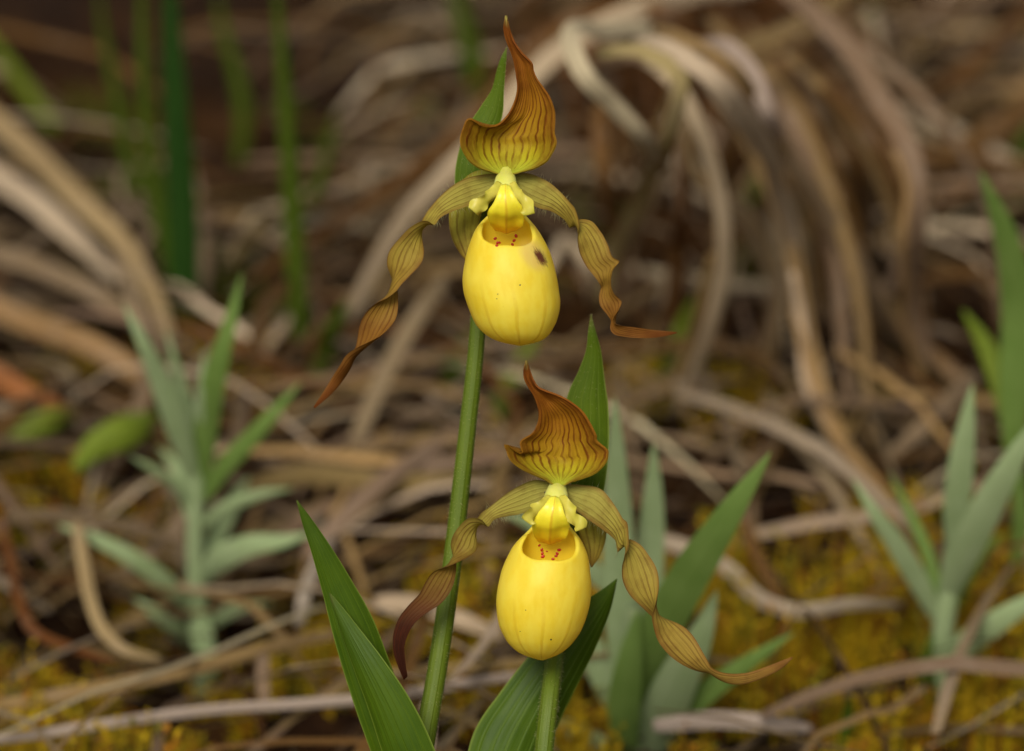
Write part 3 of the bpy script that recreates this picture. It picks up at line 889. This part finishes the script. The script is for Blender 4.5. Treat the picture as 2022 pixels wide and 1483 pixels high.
# low rounded leaves by the left herb
for lb, pts, w_ in (
    ('low rounded light green leaf on the litter left of the herb', [(150, 925, .02), (190, 880, .024), (250, 850, .026), (310, 815, .024)], 66),
    ('low olive green leaf lying beside the rounded light green leaf', [(-20, 880, .012), (50, 850, .016), (110, 825, .018), (160, 815, .014)], 46)):
    wp = [TZ(*q) for q in pts]
    C = spline(wp, 16)
    dep = np.array([depth_of(c) for c in C])
    g = ribbon(C, w_ * K * dep * lance(16, .5, .3), 0, nc=7, th=.0006, cup=.15)
    o = mesh('ground_leaf', g, M_LIME, origin=wp[0])
    tag(o, lb, 'leaf', 'low green leaves in the litter')

# ------------------------------------------------------------------ the orchids
def hairs(pts, nrm, lmin, lmax, rad_=.000035, droop=.4):
    V, F, U = [], [], []
    for p, n_ in zip(pts, nrm):
        n_ = unit(np.asarray(n_, float) + rng.normal(0, .35, 3))
        s_ = unit(np.cross(n_, Fv) + 1e-6) * rad_
        s2 = unit(np.cross(n_, s_)) * rad_
        l = random.uniform(lmin, lmax)
        m_ = p + n_ * l * .55
        e_ = p + n_ * l + np.array((0, 0, -1)) * l * droop * random.random()
        k0 = len(V)
        V += [p + s_, p - s_ * .5 + s2, p - s_ * .5 - s2, m_ + s_ * .7, m_ - s_ * .35 + s2 * .7, m_ - s_ * .35 - s2 * .7, e_]
        for c in range(3):
            d = (c + 1) % 3
            F.append((k0 + c, k0 + d, k0 + 3 + d, k0 + 3 + c))
            F.append((k0 + 3 + c, k0 + 3 + d, k0 + 6))
        U += [(0, 0)] * 7
    return np.array(V), F, np.array(U, float)

def px_ribbon(st, d0, n, turn=0.0, **kw):
    """st: (px, py, depth offset mm, width px, twist deg)"""
    keys = [[*P(a, b, d0 + c * .001), w_ * K * d0, ph] for a, b, c, w_, ph in st]
    S = spline(keys, n)
    ph = S[:, 4] - turn * np.degrees(np.sin(np.radians(2 * S[:, 4])))
    return ribbon(S[:, :3], np.maximum(S[:, 3], .0002), ph, ref=Fv, **kw), S

def edge_ribbon(st, d0, n=150, nc=13, th=.0003, cup=.08, seed=0.0):
    """st: both edges in photo points, their difference in depth (px) and the depth of the middle (mm)"""
    k = np.asarray(st, float)
    key = np.concatenate((((k[:, 0] + k[:, 2]) / 2)[:, None], ((k[:, 1] + k[:, 3]) / 2)[:, None], np.zeros((len(k), 1)), k), 1)
    S = spline(key, n)[:, 3:]
    j = np.linspace(-1, 1, nc)
    G = np.zeros((n, nc, 3))
    wid = np.sqrt((S[:, 0] - S[:, 2]) ** 2 + (S[:, 1] - S[:, 3]) ** 2 + S[:, 4] ** 2) * K * d0
    for i in range(n):
        for q in range(nc):
            f = (j[q] + 1) / 2
            nz = noise.noise(Vector((i * .09, seed, 0))) * 3.0 * abs(j[q]) ** 3
            f2 = .5 + .56 * j[q]
            px = S[i, 0] + (S[i, 2] - S[i, 0]) * f2
            py = S[i, 1] + (S[i, 3] - S[i, 1]) * f2
            G[i, q] = P(px + nz * .5 * j[q], py + nz * .3, d0 + S[i, 5] * .001 + (S[i, 4] * (.5 - f) + nz) * K * d0)
    T_ = np.gradient(G, axis=0)
    A_ = np.repeat((G[:, -1] - G[:, 0])[:, None], nc, 1)
    Nn = unit(np.cross(T_, A_))
    q2 = (j * j - .4)[None, :, None]
    rib = (.010 * np.cos(j * math.pi * 6))[None, :, None]
    turn = (S[:, 4] * K * d0 / wid) ** 2            # where it turns edge-on the blade rolls up a little
    mid = G + Nn * ((.05 + .17 * turn)[:, None, None] * q2 + rib) * wid[:, None, None]
    lens = (.5 * np.minimum(th, wid * .3)[:, None] * np.sqrt(np.maximum(0, 1 - j * j))[None])[:, :, None]
    V = np.concatenate((mid + Nn * lens, (mid - Nn * lens)[:, ::-1]), 1)
    m = 2 * nc
    vv = np.linspace(0, 1, n)
    uu = np.concatenate(((j + 1) / 2, ((j + 1) / 2)[::-1]))
    UV = np.stack((np.tile(uu, n), np.repeat(vv, m)), 1)
    F = [(i * m + c, i * m + c + 1, (i + 1) * m + c + 1, (i + 1) * m + c) for i in range(n - 1) for c in range(m - 1) if c != nc - 1]
    F += [tuple(range(m))[::-1], tuple((n - 1) * m + c for c in range(m))]
    return V.reshape(-1, 3), F, UV

def grid_sepal(rows, d0, nrow=70, ncol=25, th=.0004):
    """rows: (Lx, Ly, Rx, Ry, sag px, depth of left, middle, right in mm)"""
    r = np.asarray(rows, float)
    mid = np.stack(((r[:, 0] + r[:, 2]) / 2, (r[:, 1] + r[:, 3]) / 2, np.zeros(len(r))), 1)
    S = spline(np.concatenate((mid, r), 1), nrow)[:, 3:]
    V, U = [], []
    j = np.linspace(0, 1, ncol)
    for i, (lx, ly, rx, ry, sg, dl, dm, dr) in enumerate(S):
        q = 4 * j * (1 - j)
        px = lx + (rx - lx) * j
        py = ly + (ry - ly) * j + sg * q
        dep = dl * (1 - j) ** 2 + dr * j ** 2 + 2 * (2 * dm - (dl + dr) / 2) * j * (1 - j)
        # gentle ribs between the veins
        dep = dep + 0.13 * np.cos(j * 12 * 2 * math.pi) * min(1, abs(rx - lx) / 90)
        dep = dep + np.array([1.1 * noise.noise(Vector((q_ * 4.5, i * .07, lx * .01))) for q_ in j]) * min(1, abs(rx - lx) / 90) * min(1, i / 12)
        for a, b, c in zip(px, py, dep):
            V.append(P(a, b, d0 + c * .001))
        U += [(jj, i / (nrow - 1)) for jj in j]
    V = np.array(V).reshape(nrow, ncol, 3)
    gu, gv = np.gradient(V, axis=0), np.gradient(V, axis=1)
    Nn = unit(np.cross(gu, gv))
    top = (V + Nn * th / 2).reshape(-1, 3)
    bot = (V - Nn * th / 2).reshape(-1, 3)
    nn = nrow * ncol
    F = []
    for i in range(nrow - 1):
        for c in range(ncol - 1):
            a = i * ncol + c
            F.append((a, a + 1, a + ncol + 1, a + ncol))
            F.append((nn + a, nn + a + ncol, nn + a + ncol + 1, nn + a + 1))
    edge = [c for c in range(ncol)] + [i * ncol + ncol - 1 for i in range(1, nrow)] + [(nrow - 1) * ncol + c for c in range(ncol - 2, -1, -1)] + [i * ncol for i in range(nrow - 2, 0, -1)]
    rim_v, rim_u = [], []
    for a, b in zip(edge, edge[1:] + edge[:1]):
        k0 = 2 * nn + len(rim_v)
        rim_v += [top[b], top[a], bot[a], bot[b]]
        rim_u += [U[b], U[a], U[a], U[b]]
        F.append((k0, k0 + 1, k0 + 2, k0 + 3))
    return np.concatenate((top, bot, np.array(rim_v))), F, np.array(U + U + rim_u, float)

def sstep(x, a, b):
    t_ = np.clip((x - a) / (b - a), 0, 1)
    return t_ * t_ * (3 - 2 * t_)

def pouch_geo(left, right, bottom, rims, d0, cd, lobes=9):
    """left / right: silhouette (py, x); rims: py of front, side and back rim"""
    L = np.array(sorted(left)); R_ = np.array(sorted(right))
    yb = bottom[1]
    def prof(py):
        return np.interp(py, L[:, 0], L[:, 1]), np.interp(py, R_[:, 0], R_[:, 1])
    # smooth silhouettes
    ys = np.linspace(min(L[0, 0], R_[0, 0]) - 30, yb, 400)
    xl, xr = prof(ys)
    # above the first key keep narrowing
    for arr, sgn in ((xl, 1), (xr, -1)):
        top_i = ys < (L[0, 0] if sgn == 1 else R_[0, 0])
        arr[top_i] += sgn * ((L[0, 0] if sgn == 1 else R_[0, 0]) - ys[top_i]) * 0.55
    ker = np.exp(-np.linspace(-2, 2, 41) ** 2)
    ker /= ker.sum()
    pad = 20
    def sm(a):
        return np.convolve(np.pad(a, pad, mode='reflect', reflect_type='odd'), ker, 'valid')
    xl, xr = sm(xl), sm(xr)
    fr, sd_, bk = rims
    A = np.arange(96) * 2 * math.pi / 96
    f = np.sin(A)
    lop = np.where(np.cos(A) < 0, 1.0, 0.90)
    rim = np.where(f > 0, sd_ + (fr - sd_) * sstep(f, 0.22, lop), sd_ + (bk - sd_) * sstep(-f, 0.0, 0.7))
    rim = rim + 1.2 * np.sin(A * 5 + 1) + 0.8 * np.sin(A * 11)
    rows_, inn, U = [], [], []
    n1 = 46
    s = np.linspace(0, 1, n1)
    tt = np.sin(s * math.pi / 2) ** 1.0
    tt = 1 - np.cos(s * math.pi / 2) ** 1.15       # crowd the bottom
    tt[0] = 0.002
    def ring(py, shrink_mm, inv, vcoord):
        x0 = np.interp(py, ys, xl); x1 = np.interp(py, ys, xr)
        cx = (x0 + x1) / 2
        rx = np.maximum((x1 - x0) / 2 - shrink_mm * .001 / (K * d0), 1.0)
        # round off the very bottom
        lob = 1 + np.array([.016 * noise.noise(Vector((math.cos(a_) * 2.2, math.sin(a_) * 2.2, p_ * .022))) for a_, p_ in zip(A, py)]) + 0.006 * np.cos(A * lobes) * np.clip((py - fr) / (yb - fr), 0, 1)
        px = cx + rx * np.cos(A) * lob
        hi = np.clip((yb - py) / (yb - fr), 0, 1)      # the back flattens towards the mouth
        dep = d0 + cd * .001 - rx * np.sin(A) * lob * K * d0 * np.where(np.sin(A) > 0, 0.98, 0.98 - 0.52 * sstep(hi, .35, .95))
        pts = np.array([P(a, b, c) for a, b, c in zip(px, py, dep)])
        rows_.append(pts)
        inn.append(np.full(len(A), inv))
        U.append(np.stack((A / (2 * math.pi), np.full(len(A), vcoord)), 1))
    for t_ in tt:
        ring(yb + (rim - yb) * t_, 0.0, 0.0, t_)
    k_ = 0.001 / (K * d0)          # photo pixels in a millimetre
    for ang in (30, 65, 100, 140, 180):
        a = rad(ang)
        ring(rim - 0.5 * k_ * math.sin(a), 0.5 * (1 - math.cos(a)), sstep(ang, 90, 180) * .8, 1.0)
    depth_in = (yb - fr) * .75
    for q in (0.06, .14, .25, .4, .6, .8, 1.0):
        ring(rim + q * (fr + depth_in - rim), 1.0 + (6 * max(0, q - .6)), 1.0, 1.0)
    m = len(A)
    nr = len(rows_)
    V = np.concatenate(rows_)
    UV = np.concatenate(U)
    F = [(i * m + c, i * m + (c + 1) % m, (i + 1) * m + (c + 1) % m, (i + 1) * m + c) for i in range(nr - 1) for c in range(m)]
    bc = len(V)
    V = np.concatenate((V, [rows_[0].mean(0)], [rows_[-1].mean(0)]))
    UV = np.concatenate((UV, [[0, 0]], [[0, 1]]))
    inn = np.concatenate(inn + [np.array([0.0, 1.0])])
    F += [(bc, (c + 1) % m, c) for c in range(m)]
    F += [(bc + 1, (nr - 1) * m + c, (nr - 1) * m + (c + 1) % m) for c in range(m)]
    return (V, F, UV), inn

def surface_hit(geo, px, py):
    bv = BVHTree.FromPolygons([Vector(v) for v in geo[0]], geo[1])
    hit = bv.ray_cast(Vector(CAM), Vector(ray(px, py)).normalized())
    return hit[0], hit[1]

def speck(name, geo, px, py, rpx, mat, parent, d0, squash=1.0):
    h, n_ = surface_hit(geo, px, py)
    if h is None:
        return
    n_ = -n_ if np.dot(n_, Fv) > 0 else n_
    h, n_ = np.array(h), unit(np.array(n_))
    t1 = unit(np.cross(n_, Rv + .1))
    t2 = np.cross(n_, t1)
    r_ = rpx * K * d0
    V, F = [h + n_ * r_ * .35], []
    for ring_, (q, z) in enumerate(((.6, .28), (1.0, -.05))):
        for c in range(8):
            a = c * math.pi / 4
            rr = r_ * q * (1 + .18 * math.sin(a * 2 + px))
            V.append(h + t1 * rr * math.cos(a) + t2 * rr * squash * math.sin(a) + n_ * r_ * z)
    F += [(0, 1 + c, 1 + (c + 1) % 8) for c in range(8)]
    F += [(1 + c, 9 + c, 9 + (c + 1) % 8, 1 + (c + 1) % 8) for c in range(8)]
    mesh(name, (np.array(V), F, np.zeros((len(V), 2))), mat, parent)

def make_orchid(cfg):
    d0 = cfg['depth']
    foot = np.array(cfg['foot'], float)
    t = thing('lady_slipper_orchid', foot, cfg['label'], 'orchid', "yellow lady's slipper orchids")
    pw = K * d0
    # stem
    wp = [foot] + [P(a, b, d0 + c * .001) for a, b, c in cfg['stem']]
    C = spline(wp, 60)
    rr = np.interp(np.linspace(0, 1, 60), (0, .6, .92, 1), cfg['stem_r']) * pw
    mesh('stem', tube(C, rr, 16), M_STEM, t)
    T_, N_, B_ = frames(C, Fv)
    pts, nr = [], []
    for i in range(2600):
        q = random.uniform(.05, .97) * 59
        i0 = int(q)
        c = C[i0] + (C[min(i0 + 1, 59)] - C[i0]) * (q - i0)
        a = random.uniform(0, 2 * math.pi)
        n_ = N_[i0] * math.cos(a) + B_[i0] * math.sin(a)
        pts.append(c + n_ * rr[i0] * .97)
        nr.append(n_)
    o = mesh('stem_hairs', hairs(pts, nr, .0003, .0009, .00003), M_HAIR, t)
    o['kind'] = 'stuff'
    # bract behind the flower
    g, S = px_ribbon(cfg['bract'], d0, 46, nc=11, th=.0004, cup=.12, pleat=.012, npl=5)
    br = mesh('bract', g, M_BRACT, t)
    pts, nr = [], []
    for i in range(420):
        k_ = random.randrange(len(g[0]))
        pts.append(g[0][k_]); nr.append(unit(rng.normal(0, 1, 3)))
    o = mesh('bract_hairs', hairs(pts, nr, .0003, .0008, .000025), M_HAIR, br)
    o['kind'] = 'stuff'
    # fused lower sepals, behind the pouch
    g, S = px_ribbon(cfg['synsepal'], d0, 36, nc=11, th=.0004, cup=.10)
    mesh('lower_sepal', g, M_SYN, t)
    # hood
    mesh('hooded_sepal', grid_sepal(cfg['hood'], d0), M_SEPAL, t)
    # twisted petals
    for st, mt in cfg['petals']:
        g = edge_ribbon(st, d0, seed=st[0][0] * .37)
        pe = mesh('petal', g, mt, t)
        m = 26
        pts, nr = [], []
        for i in range(95):
            k_ = random.randint(6, 40)
            e_ = random.choice((0, 12))
            p_ = g[0][k_ * m + e_]
            q_ = g[0][k_ * m + 6]
            if p_[2] > q_[2] and random.random() < .75:
                continue
            pts.append(p_); nr.append(unit(p_ - q_) * 1.6 + rng.normal(0, .3, 3))
        o = mesh('petal_hairs', hairs(pts, nr, .0008, .0022, .00003, .3), M_HAIR, pe)
        o['kind'] = 'stuff'
        if 'petal_speck' in cfg and st is cfg['petals'][0][0]:
            speck('dark_speck', g, *cfg['petal_speck'], M_SPECK, pe, d0, 1.5)
    # pouch
    geo, inn = pouch_geo(*cfg['pouch'], d0, cfg['pouch_cd'])
    scar = None
    if 'scar' in cfg:
        h, n_ = surface_hit(geo, *cfg['scar'][:2])
        h = np.array(h) - foot
        a = rad(cfg['scar'][2])
        ax = (Rv * math.cos(a) + Uv * math.sin(a), -Rv * math.sin(a) + Uv * math.cos(a))
        scar = (h, ax)
    po = mesh('pouch', geo, mat_pouch('pouch_skin', scar), t, attr={'inner': inn})
    for a, b, r_ in cfg['dots']:
        speck('red_spot', geo, a, b, r_, M_RED, po, d0)
    for a, b, r_ in cfg['specks']:
        speck('dark_speck', geo, a, b, r_ * .8, M_SPECK, po, d0)
    # column, collar lobes and staminode
    C = spline([P(a, b, d0 + c * .001) for a, b, c, r_ in cfg['column']], 20)
    r_ = np.interp(np.linspace(0, 1, 20), np.linspace(0, 1, len(cfg['column'])), [q[3] for q in cfg['column']]) * pw
    cl = mesh('column', tube(C, r_, 18, .8), M_COLUMN, t)
    for st in cfg['wings']:
        g, S = px_ribbon(st, d0, 26, nc=9, th=.0004, cup=.10, ruffle=.30, ripples=1.9, seed=st[0][0])
        mesh('collar_lobe', g, M_WING, cl)
    g, S = px_ribbon(cfg['stam'], d0, 30, nc=13, th=.0007, cup=.07, pleat=-.03, npl=2, ruffle=.06, ripples=1.7, seed=2)
    mesh('staminode', g, M_STAM, cl)
    # green leaves
    for st, nc_, cup in cfg['leaves']:
        g, S = px_ribbon(st, d0, 60, nc=25, th=.0006, cup=cup, pleat=.010, npl=7, ruffle=.015, ripples=2, seed=st[0][1])
        mesh('leaf', g, M_LEAF, t)
    return t

D1, D2 = 0.610, 0.616
f1 = P(815, 1500, .625); f1 = (f1[0] + .002, f1[1] + .006, gz(f1[0], f1[1]) - .003)
f2 = P(1065, 1500, .622); f2 = (f2[0], f2[1] + .006, gz(f2[0], f2[1]) - .003)

make_orchid(dict(
    label="taller yellow lady's slipper orchid with a brown scar on its pouch", depth=D1, foot=f1,
    stem=[(825, 1600, 16), (836, 1483, 15), (862, 1330, 17), (884, 1180, 19), (906, 1000, 20), (925, 830, 20), (940, 690, 20), (946, 600, 20), (948, 500, 20), (956, 430, 19), (975, 370, 14), (995, 345, 7)],
    stem_r=(24, 19, 15, 12),
    bract=[(945, 500, 20, 40, 0), (935, 420, 19, 62, 0), (930, 340, 17, 66, 5), (948, 268, 16, 62, 5), (972, 215, 15, 46, 5), (983, 178, 14, 26, 15), (989, 140, 13, 19, 20), (995, 112, 12, 11, 20), (1000, 95, 12, 2, 20)],
    synsepal=[(985, 348, 8, 30, 0), (945, 368, 10, 62, 0), (921, 410, 12, 66, 0), (916, 455, 12, 56, 0), (924, 495, 11, 34, 0), (938, 530, 10, 4, 0)],
    hood=[(988, 344, 1012, 344, 0, 1, 1.2, 1), (962, 338, 1040, 338, 0, -0.5, 2.4, -0.5), (935, 325, 1072, 324, 0, -2, 3.6, -2), (917, 303, 1089, 304, 2, -3, 4.8, -3), (909, 280, 1098, 282, 6, -3.5, 5.4, -3.5),
          (914, 256, 1094, 262, 14, -3.5, 5.4, -3), (931, 235, 1095, 240, 22, -3, 5.4, -2.5), (953, 248, 1095, 222, 8, -1.5, 4.8, -2), (978, 248, 1091, 206, 4, 0, 4.2, -2), (1000, 231, 1084, 190, 2, 1, 3.6, -1.5),
          (1015, 204, 1073, 174, 0, 1.5, 3, -1), (1022, 176, 1060, 156, 0, 1, 2.4, -0.5), (1020, 150, 1053, 140, 0, 0.5, 1.8, -0.5), (1015, 122, 1050, 125, 0, 0, 1.2, -1), (1007, 98, 1030, 104, 0, -0.5, 0.6, -1),
          (999, 76, 1015, 82, 0, -1, 0, -1), (994, 55, 1007, 60, 0, -1, -0.6, -1), (996, 42, 1003, 44, 0, -1.5, -1.2, -1.5), (999, 31, 1000, 31, 0, -1.5, -1.8, -1.5)],
    petals=[
        ([(990, 345, 988, 368, 0, 4), (955, 347, 955, 390, 0, 4), (920, 355, 925, 403, 0, 3), (888, 374, 893, 415, 10, 2), (862, 400, 868, 430, 22, 1), (845, 425, 853, 446, 34, 0), (838, 441, 841, 442, 44, 0), (836, 458, 815, 452, 38, 0), (834, 478, 792, 472, 20, 0), (833, 500, 773, 497, 0, 0),
          (826, 520, 767, 522, -20, 0), (806, 540, 770, 545, -40, 0), (786, 558, 773, 561, -52, 0), (776, 570, 776, 571, -56, 0), (764, 582, 780, 580, -46, 0), (742, 598, 783, 600, -25, 0), (724, 620, 780, 624, 0, 0), (714, 645, 768, 647, 20, 0), (711, 668, 750, 668, 38, 0), (709, 685, 727, 682, 44, 0),
          (705, 696, 707, 692, 46, 0), (703, 707, 690, 702, 38, 0), (694, 727, 674, 722, 24, 0), (678, 750, 656, 748, 12, 1), (656, 776, 640, 774, 6, 1), (622, 806, 619, 804, 0, 1)], M_PETAL),
        ([(1008, 345, 1008, 366, 0, 4), (1042, 345, 1036, 393, 0, 4), (1074, 357, 1062, 407, 0, 3), (1102, 378, 1090, 416, -10, 2), (1124, 404, 1114, 433, -20, 1), (1135, 425, 1131, 450, -34, 0), (1138, 440, 1140, 442, -46, 0), (1139, 458, 1160, 440, -40, 0), (1142, 480, 1183, 460, -22, -1), (1149, 503, 1198, 486, 0, -1),
          (1163, 527, 1207, 508, 12, -1), (1174, 541, 1221, 519, 14, -1), (1184, 556, 1210, 537, 20, -1), (1189, 570, 1208, 562, 26, 0), (1186, 585, 1212, 578, 22, 0), (1188, 603, 1225, 595, 10, 0), (1202, 623, 1223, 614, 18, 0), (1210, 636, 1214, 634, 26, 0), (1208, 647, 1218, 639, 22, 0), (1213, 657, 1232, 643, 14, 0),
          (1237, 664, 1248, 646, 8, 0), (1272, 667, 1280, 651, 4, 0), (1310, 664, 1312, 654, 2, 0), (1337, 658, 1337, 656, 0, 0)], M_PETAL)],
    pouch=([(446, 944), (456, 936), (478, 928), (505, 920), (529, 915), (551, 913), (580, 916), (605, 923), (632, 934), (648, 944), (664, 962), (676, 985), (681, 1004), (683, 1025)],
           [(443, 1054), (459, 1066), (478, 1077), (500, 1087), (529, 1095), (559, 1102), (594, 1106), (613, 1105), (637, 1098), (661, 1085), (675, 1068), (681, 1048), (683, 1027)],
           (1026, 683), (489, 446, 424)),
    pouch_cd=2.0, scar=(1067, 508, -58),
    dots=[(978, 471, 3.6), (982, 480, 3.2), (986, 479, 3.0), (981, 485, 3.8), (1019, 466, 4.0), (1015, 475, 3.6), (1012, 483, 3.4)],
    specks=[(983, 581, 1.6), (981, 590, 1.4), (1027, 563, 2.0)],
    column=[(1000, 334, 5, 15), (999, 350, 2, 18), (998, 366, -1, 22), (998, 382, -2, 24), (998, 394, 0, 12)],
    wings=[[(988, 362, -3, 16, 0), (973, 382, -5, 24, 10), (955, 398, -6, 27, 35), (942, 410, -7, 31, 25), (935, 418, -7, 26, 10)],
           [(1010, 362, -3, 16, 0), (1022, 383, -5, 24, -10), (1036, 402, -6, 27, -35), (1043, 414, -7, 29, -25), (1046, 424, -7, 22, -10)]],
    stam=[(998, 366, -4, 18, 0), (998, 385, -6, 34, 0), (999, 402, -6, 52, 0), (1000, 418, -5, 74, 0), (1000, 432, -3, 70, 0), (1000, 446, -1, 62, 0), (1000, 456, 2, 50, 0)],
    leaves=[
        ([(815, 1640, 16, 40, 0), (800, 1560, 14, 95, 0), (785, 1483, 12, 105, 0), (753, 1400, 10, 98, -5), (725, 1320, 8, 94, -5), (698, 1240, 6, 86, -5), (664, 1155, 4, 62, 0), (631, 1080, 2, 38, 0), (604, 1025, 1, 19, 0), (586, 988, 0, 2, 0)], 25, .14),
        ([(855, 1640, 6, 50, 15), (832, 1560, 4, 100, 15), (800, 1475, 2, 104, 15), (764, 1390, 1, 90, 18), (726, 1315, 1, 68, 20), (694, 1255, 2, 44, 22), (668, 1205, 3, 22, 25), (650, 1170, 4, 3, 25)], 25, .16),
    ]))

make_orchid(dict(
    label="shorter yellow lady's slipper orchid with an unmarked pouch below the taller one", depth=D2, foot=f2,
    stem=[(1066, 1600, 5), (1074, 1483, 6), (1084, 1390, 9), (1096, 1290, 16), (1110, 1180, 20), (1118, 1080, 20), (1115, 1010, 17), (1106, 970, 8)],
    stem_r=(24, 19, 17, 12),
    bract=[(1150, 1080, 20, 36, 0), (1158, 1000, 19, 60, 0), (1162, 920, 17, 78, 0), (1161, 850, 16, 88, -5), (1160, 790, 15, 84, -5), (1168, 735, 14, 52, -8), (1172, 690, 13, 30, -10), (1169, 655, 12, 16, -10), (1167, 622, 12, 2, -10)],
    synsepal=[(1112, 968, 8, 30, 0), (1142, 990, 10, 58, 0), (1164, 1022, 12, 62, 0), (1172, 1060, 12, 52, 0), (1172, 1092, 11, 30, 0), (1168, 1120, 10, 3, 0)],
    hood=[(1092, 958, 1114, 958, 0, 1, 1.2, 1), (1070, 945, 1140, 948, 0, -0.5, 2.4, -0.5), (1040, 931, 1170, 937, 0, -2, 3.6, -2), (1014, 914, 1190, 921, 2, -3, 4.8, -3), (1002, 893, 1200, 899, 8, -3.5, 5.4, -3.5),
          (1003, 880, 1195, 884, 14, -3.5, 5.4, -3), (1022, 893, 1184, 876, 4, -2, 5.4, -2.5), (1028, 872, 1177, 860, 4, -1, 5.4, -2.5), (1050, 857, 1166, 838, 2, 0.5, 4.8, -2), (1061, 838, 1150, 813, 0, 1, 4.2, -2),
          (1064, 818, 1124, 792, 0, 1, 3, -1.5), (1061, 798, 1098, 779, 0, 0.5, 2.4, -1), (1054, 780, 1078, 772, 0, 0, 1.2, -1), (1044, 764, 1062, 764, 0, -0.5, 0.6, -1), (1036, 748, 1052, 748, 0, -1, 0, -1),
          (1034, 732, 1046, 731, 0, -1, -0.6, -1), (1036, 722, 1043, 721, 0, -1.5, -1.2, -1.5), (1039, 712, 1040, 712, 0, -1.5, -1.8, -1.5)],
    petals=[
        ([(1094, 954, 1092, 978, 0, 4), (1062, 950, 1068, 996, 0, 4), (1028, 961, 1032, 1011, 0, 3), (993, 982, 1000, 1018, 8, 2), (967, 1004, 975, 1026, 18, 1), (952, 1018, 958, 1040, 30, 0), (946, 1030, 948, 1032, 44, 0), (943, 1048, 928, 1028, 36, 0), (941, 1066, 905, 1046, 14, 0), (938, 1086, 893, 1068, 0, 0), (920, 1098, 891, 1088, -24, 0), (903, 1104, 893, 1102, -42, 0),
          (894, 1108, 894, 1110, -46, 0), (882, 1115, 896, 1120, -36, 0), (858, 1129, 895, 1143, -12, 0), (843, 1150, 886, 1168, 0, 0), (830, 1174, 869, 1191, 4, 0), (808, 1197, 846, 1207, 6, 0), (789, 1222, 822, 1226, 6, 0), (779, 1250, 806, 1249, 4, 0), (777, 1280, 798, 1277, 2, 0), (785, 1312, 800, 1307, 0, 0), (798, 1342, 804, 1336, 0, 0)], M_PETAL_DARK),
        ([(1108, 958, 1110, 980, 0, 4), (1145, 960, 1135, 1003, 0, 4), (1180, 967, 1158, 1020, 0, 3), (1206, 992, 1190, 1043, -8, 2), (1226, 1024, 1213, 1064, -18, 1), (1236, 1054, 1228, 1086, -32, 0), (1235, 1074, 1238, 1074, -46, 0), (1232, 1092, 1256, 1077, -40, 0), (1230, 1118, 1279, 1101, -20, 0), (1234, 1148, 1294, 1128, 0, 0), (1248, 1174, 1299, 1155, 18, 0), (1270, 1194, 1299, 1185, 36, 0),
          (1289, 1209, 1297, 1206, 50, 0), (1297, 1215, 1295, 1217, 54, 0), (1314, 1219, 1296, 1234, 44, 0), (1340, 1234, 1301, 1259, 18, 0), (1366, 1257, 1322, 1290, 0, 0), (1383, 1286, 1358, 1317, -18, 0), (1394, 1308, 1386, 1329, -28, 0), (1400, 1319, 1403, 1331, -30, 0), (1412, 1326, 1414, 1340, -24, 0), (1432, 1331, 1431, 1348, -14, 0), (1468, 1331, 1462, 1351, -8, 0), (1518, 1316, 1512, 1336, -4, 0), (1545, 1305, 1546, 1318, -2, 0), (1565, 1297, 1565, 1300, 0, 0)], M_PETAL_OCHRE)],
    pouch=([(1055, 1036), (1065, 1024), (1080, 1011), (1105, 999), (1130, 989), (1160, 982), (1190, 979), (1215, 981), (1240, 986), (1270, 1002), (1290, 1024), (1300, 1048), (1303, 1068)],
           [(1057, 1141), (1070, 1150), (1090, 1159), (1110, 1164), (1150, 1168), (1175, 1167), (1200, 1163), (1225, 1156), (1250, 1145), (1275, 1127), (1292, 1106), (1300, 1088), (1303, 1072)],
           (1070, 1304), (1110, 1060, 1034)),
    pouch_cd=2.0,
    dots=[(1065, 1077, 3.0), (1070, 1086, 4.0), (1071, 1093, 3.6), (1072, 1099, 4.2), (1080, 1089, 2.2), (1104, 1086, 4.0), (1100, 1093, 3.6), (1098, 1098, 3.4), (1092, 1104, 3.4)],
    petal_speck=(1078, 972, 2.6),
    specks=[(1088, 1263, 2.6), (1038, 1205, 1.3), (1027, 1247, 1.3)],
    column=[(1102, 952, 5, 15), (1100, 968, 2, 19), (1098, 984, -1, 23), (1095, 1000, -2, 25), (1093, 1010, 0, 12)],
    wings=[[(1086, 980, -3, 16, 0), (1070, 1000, -5, 24, 10), (1054, 1013, -6, 30, 35), (1045, 1022, -7, 32, 20), (1039, 1030, -7, 22, 10)],
           [(1108, 980, -3, 16, 0), (1120, 1002, -5, 26, -10), (1134, 1023, -6, 30, -35), (1143, 1036, -7, 30, -25), (1147, 1046, -7, 22, -10)]],
    stam=[(1096, 982, -4, 18, 0), (1093, 1002, -6, 38, 0), (1090, 1018, -6, 56, 0), (1088, 1034, -5, 73, 0), (1087, 1048, -3, 70, 0), (1086, 1061, -1, 62, 0), (1086, 1070, 2, 50, 0)],
    leaves=[
        ([(985, 1660, 8, 50, 0), (990, 1570, 12, 140, -5), (1010, 1483, 17, 165, -10), (1050, 1400, 20, 140, -10), (1096, 1325, 21, 120, -12), (1145, 1250, 20, 94, -12), (1185, 1195, 19, 52, -10), (1205, 1165, 18, 22, -10), (1218, 1143, 17, 2, -10)], 25, .22),
    ]))

# a tiny dark beetle-like speck sits on the lower petal base: kept as a speck of the flower
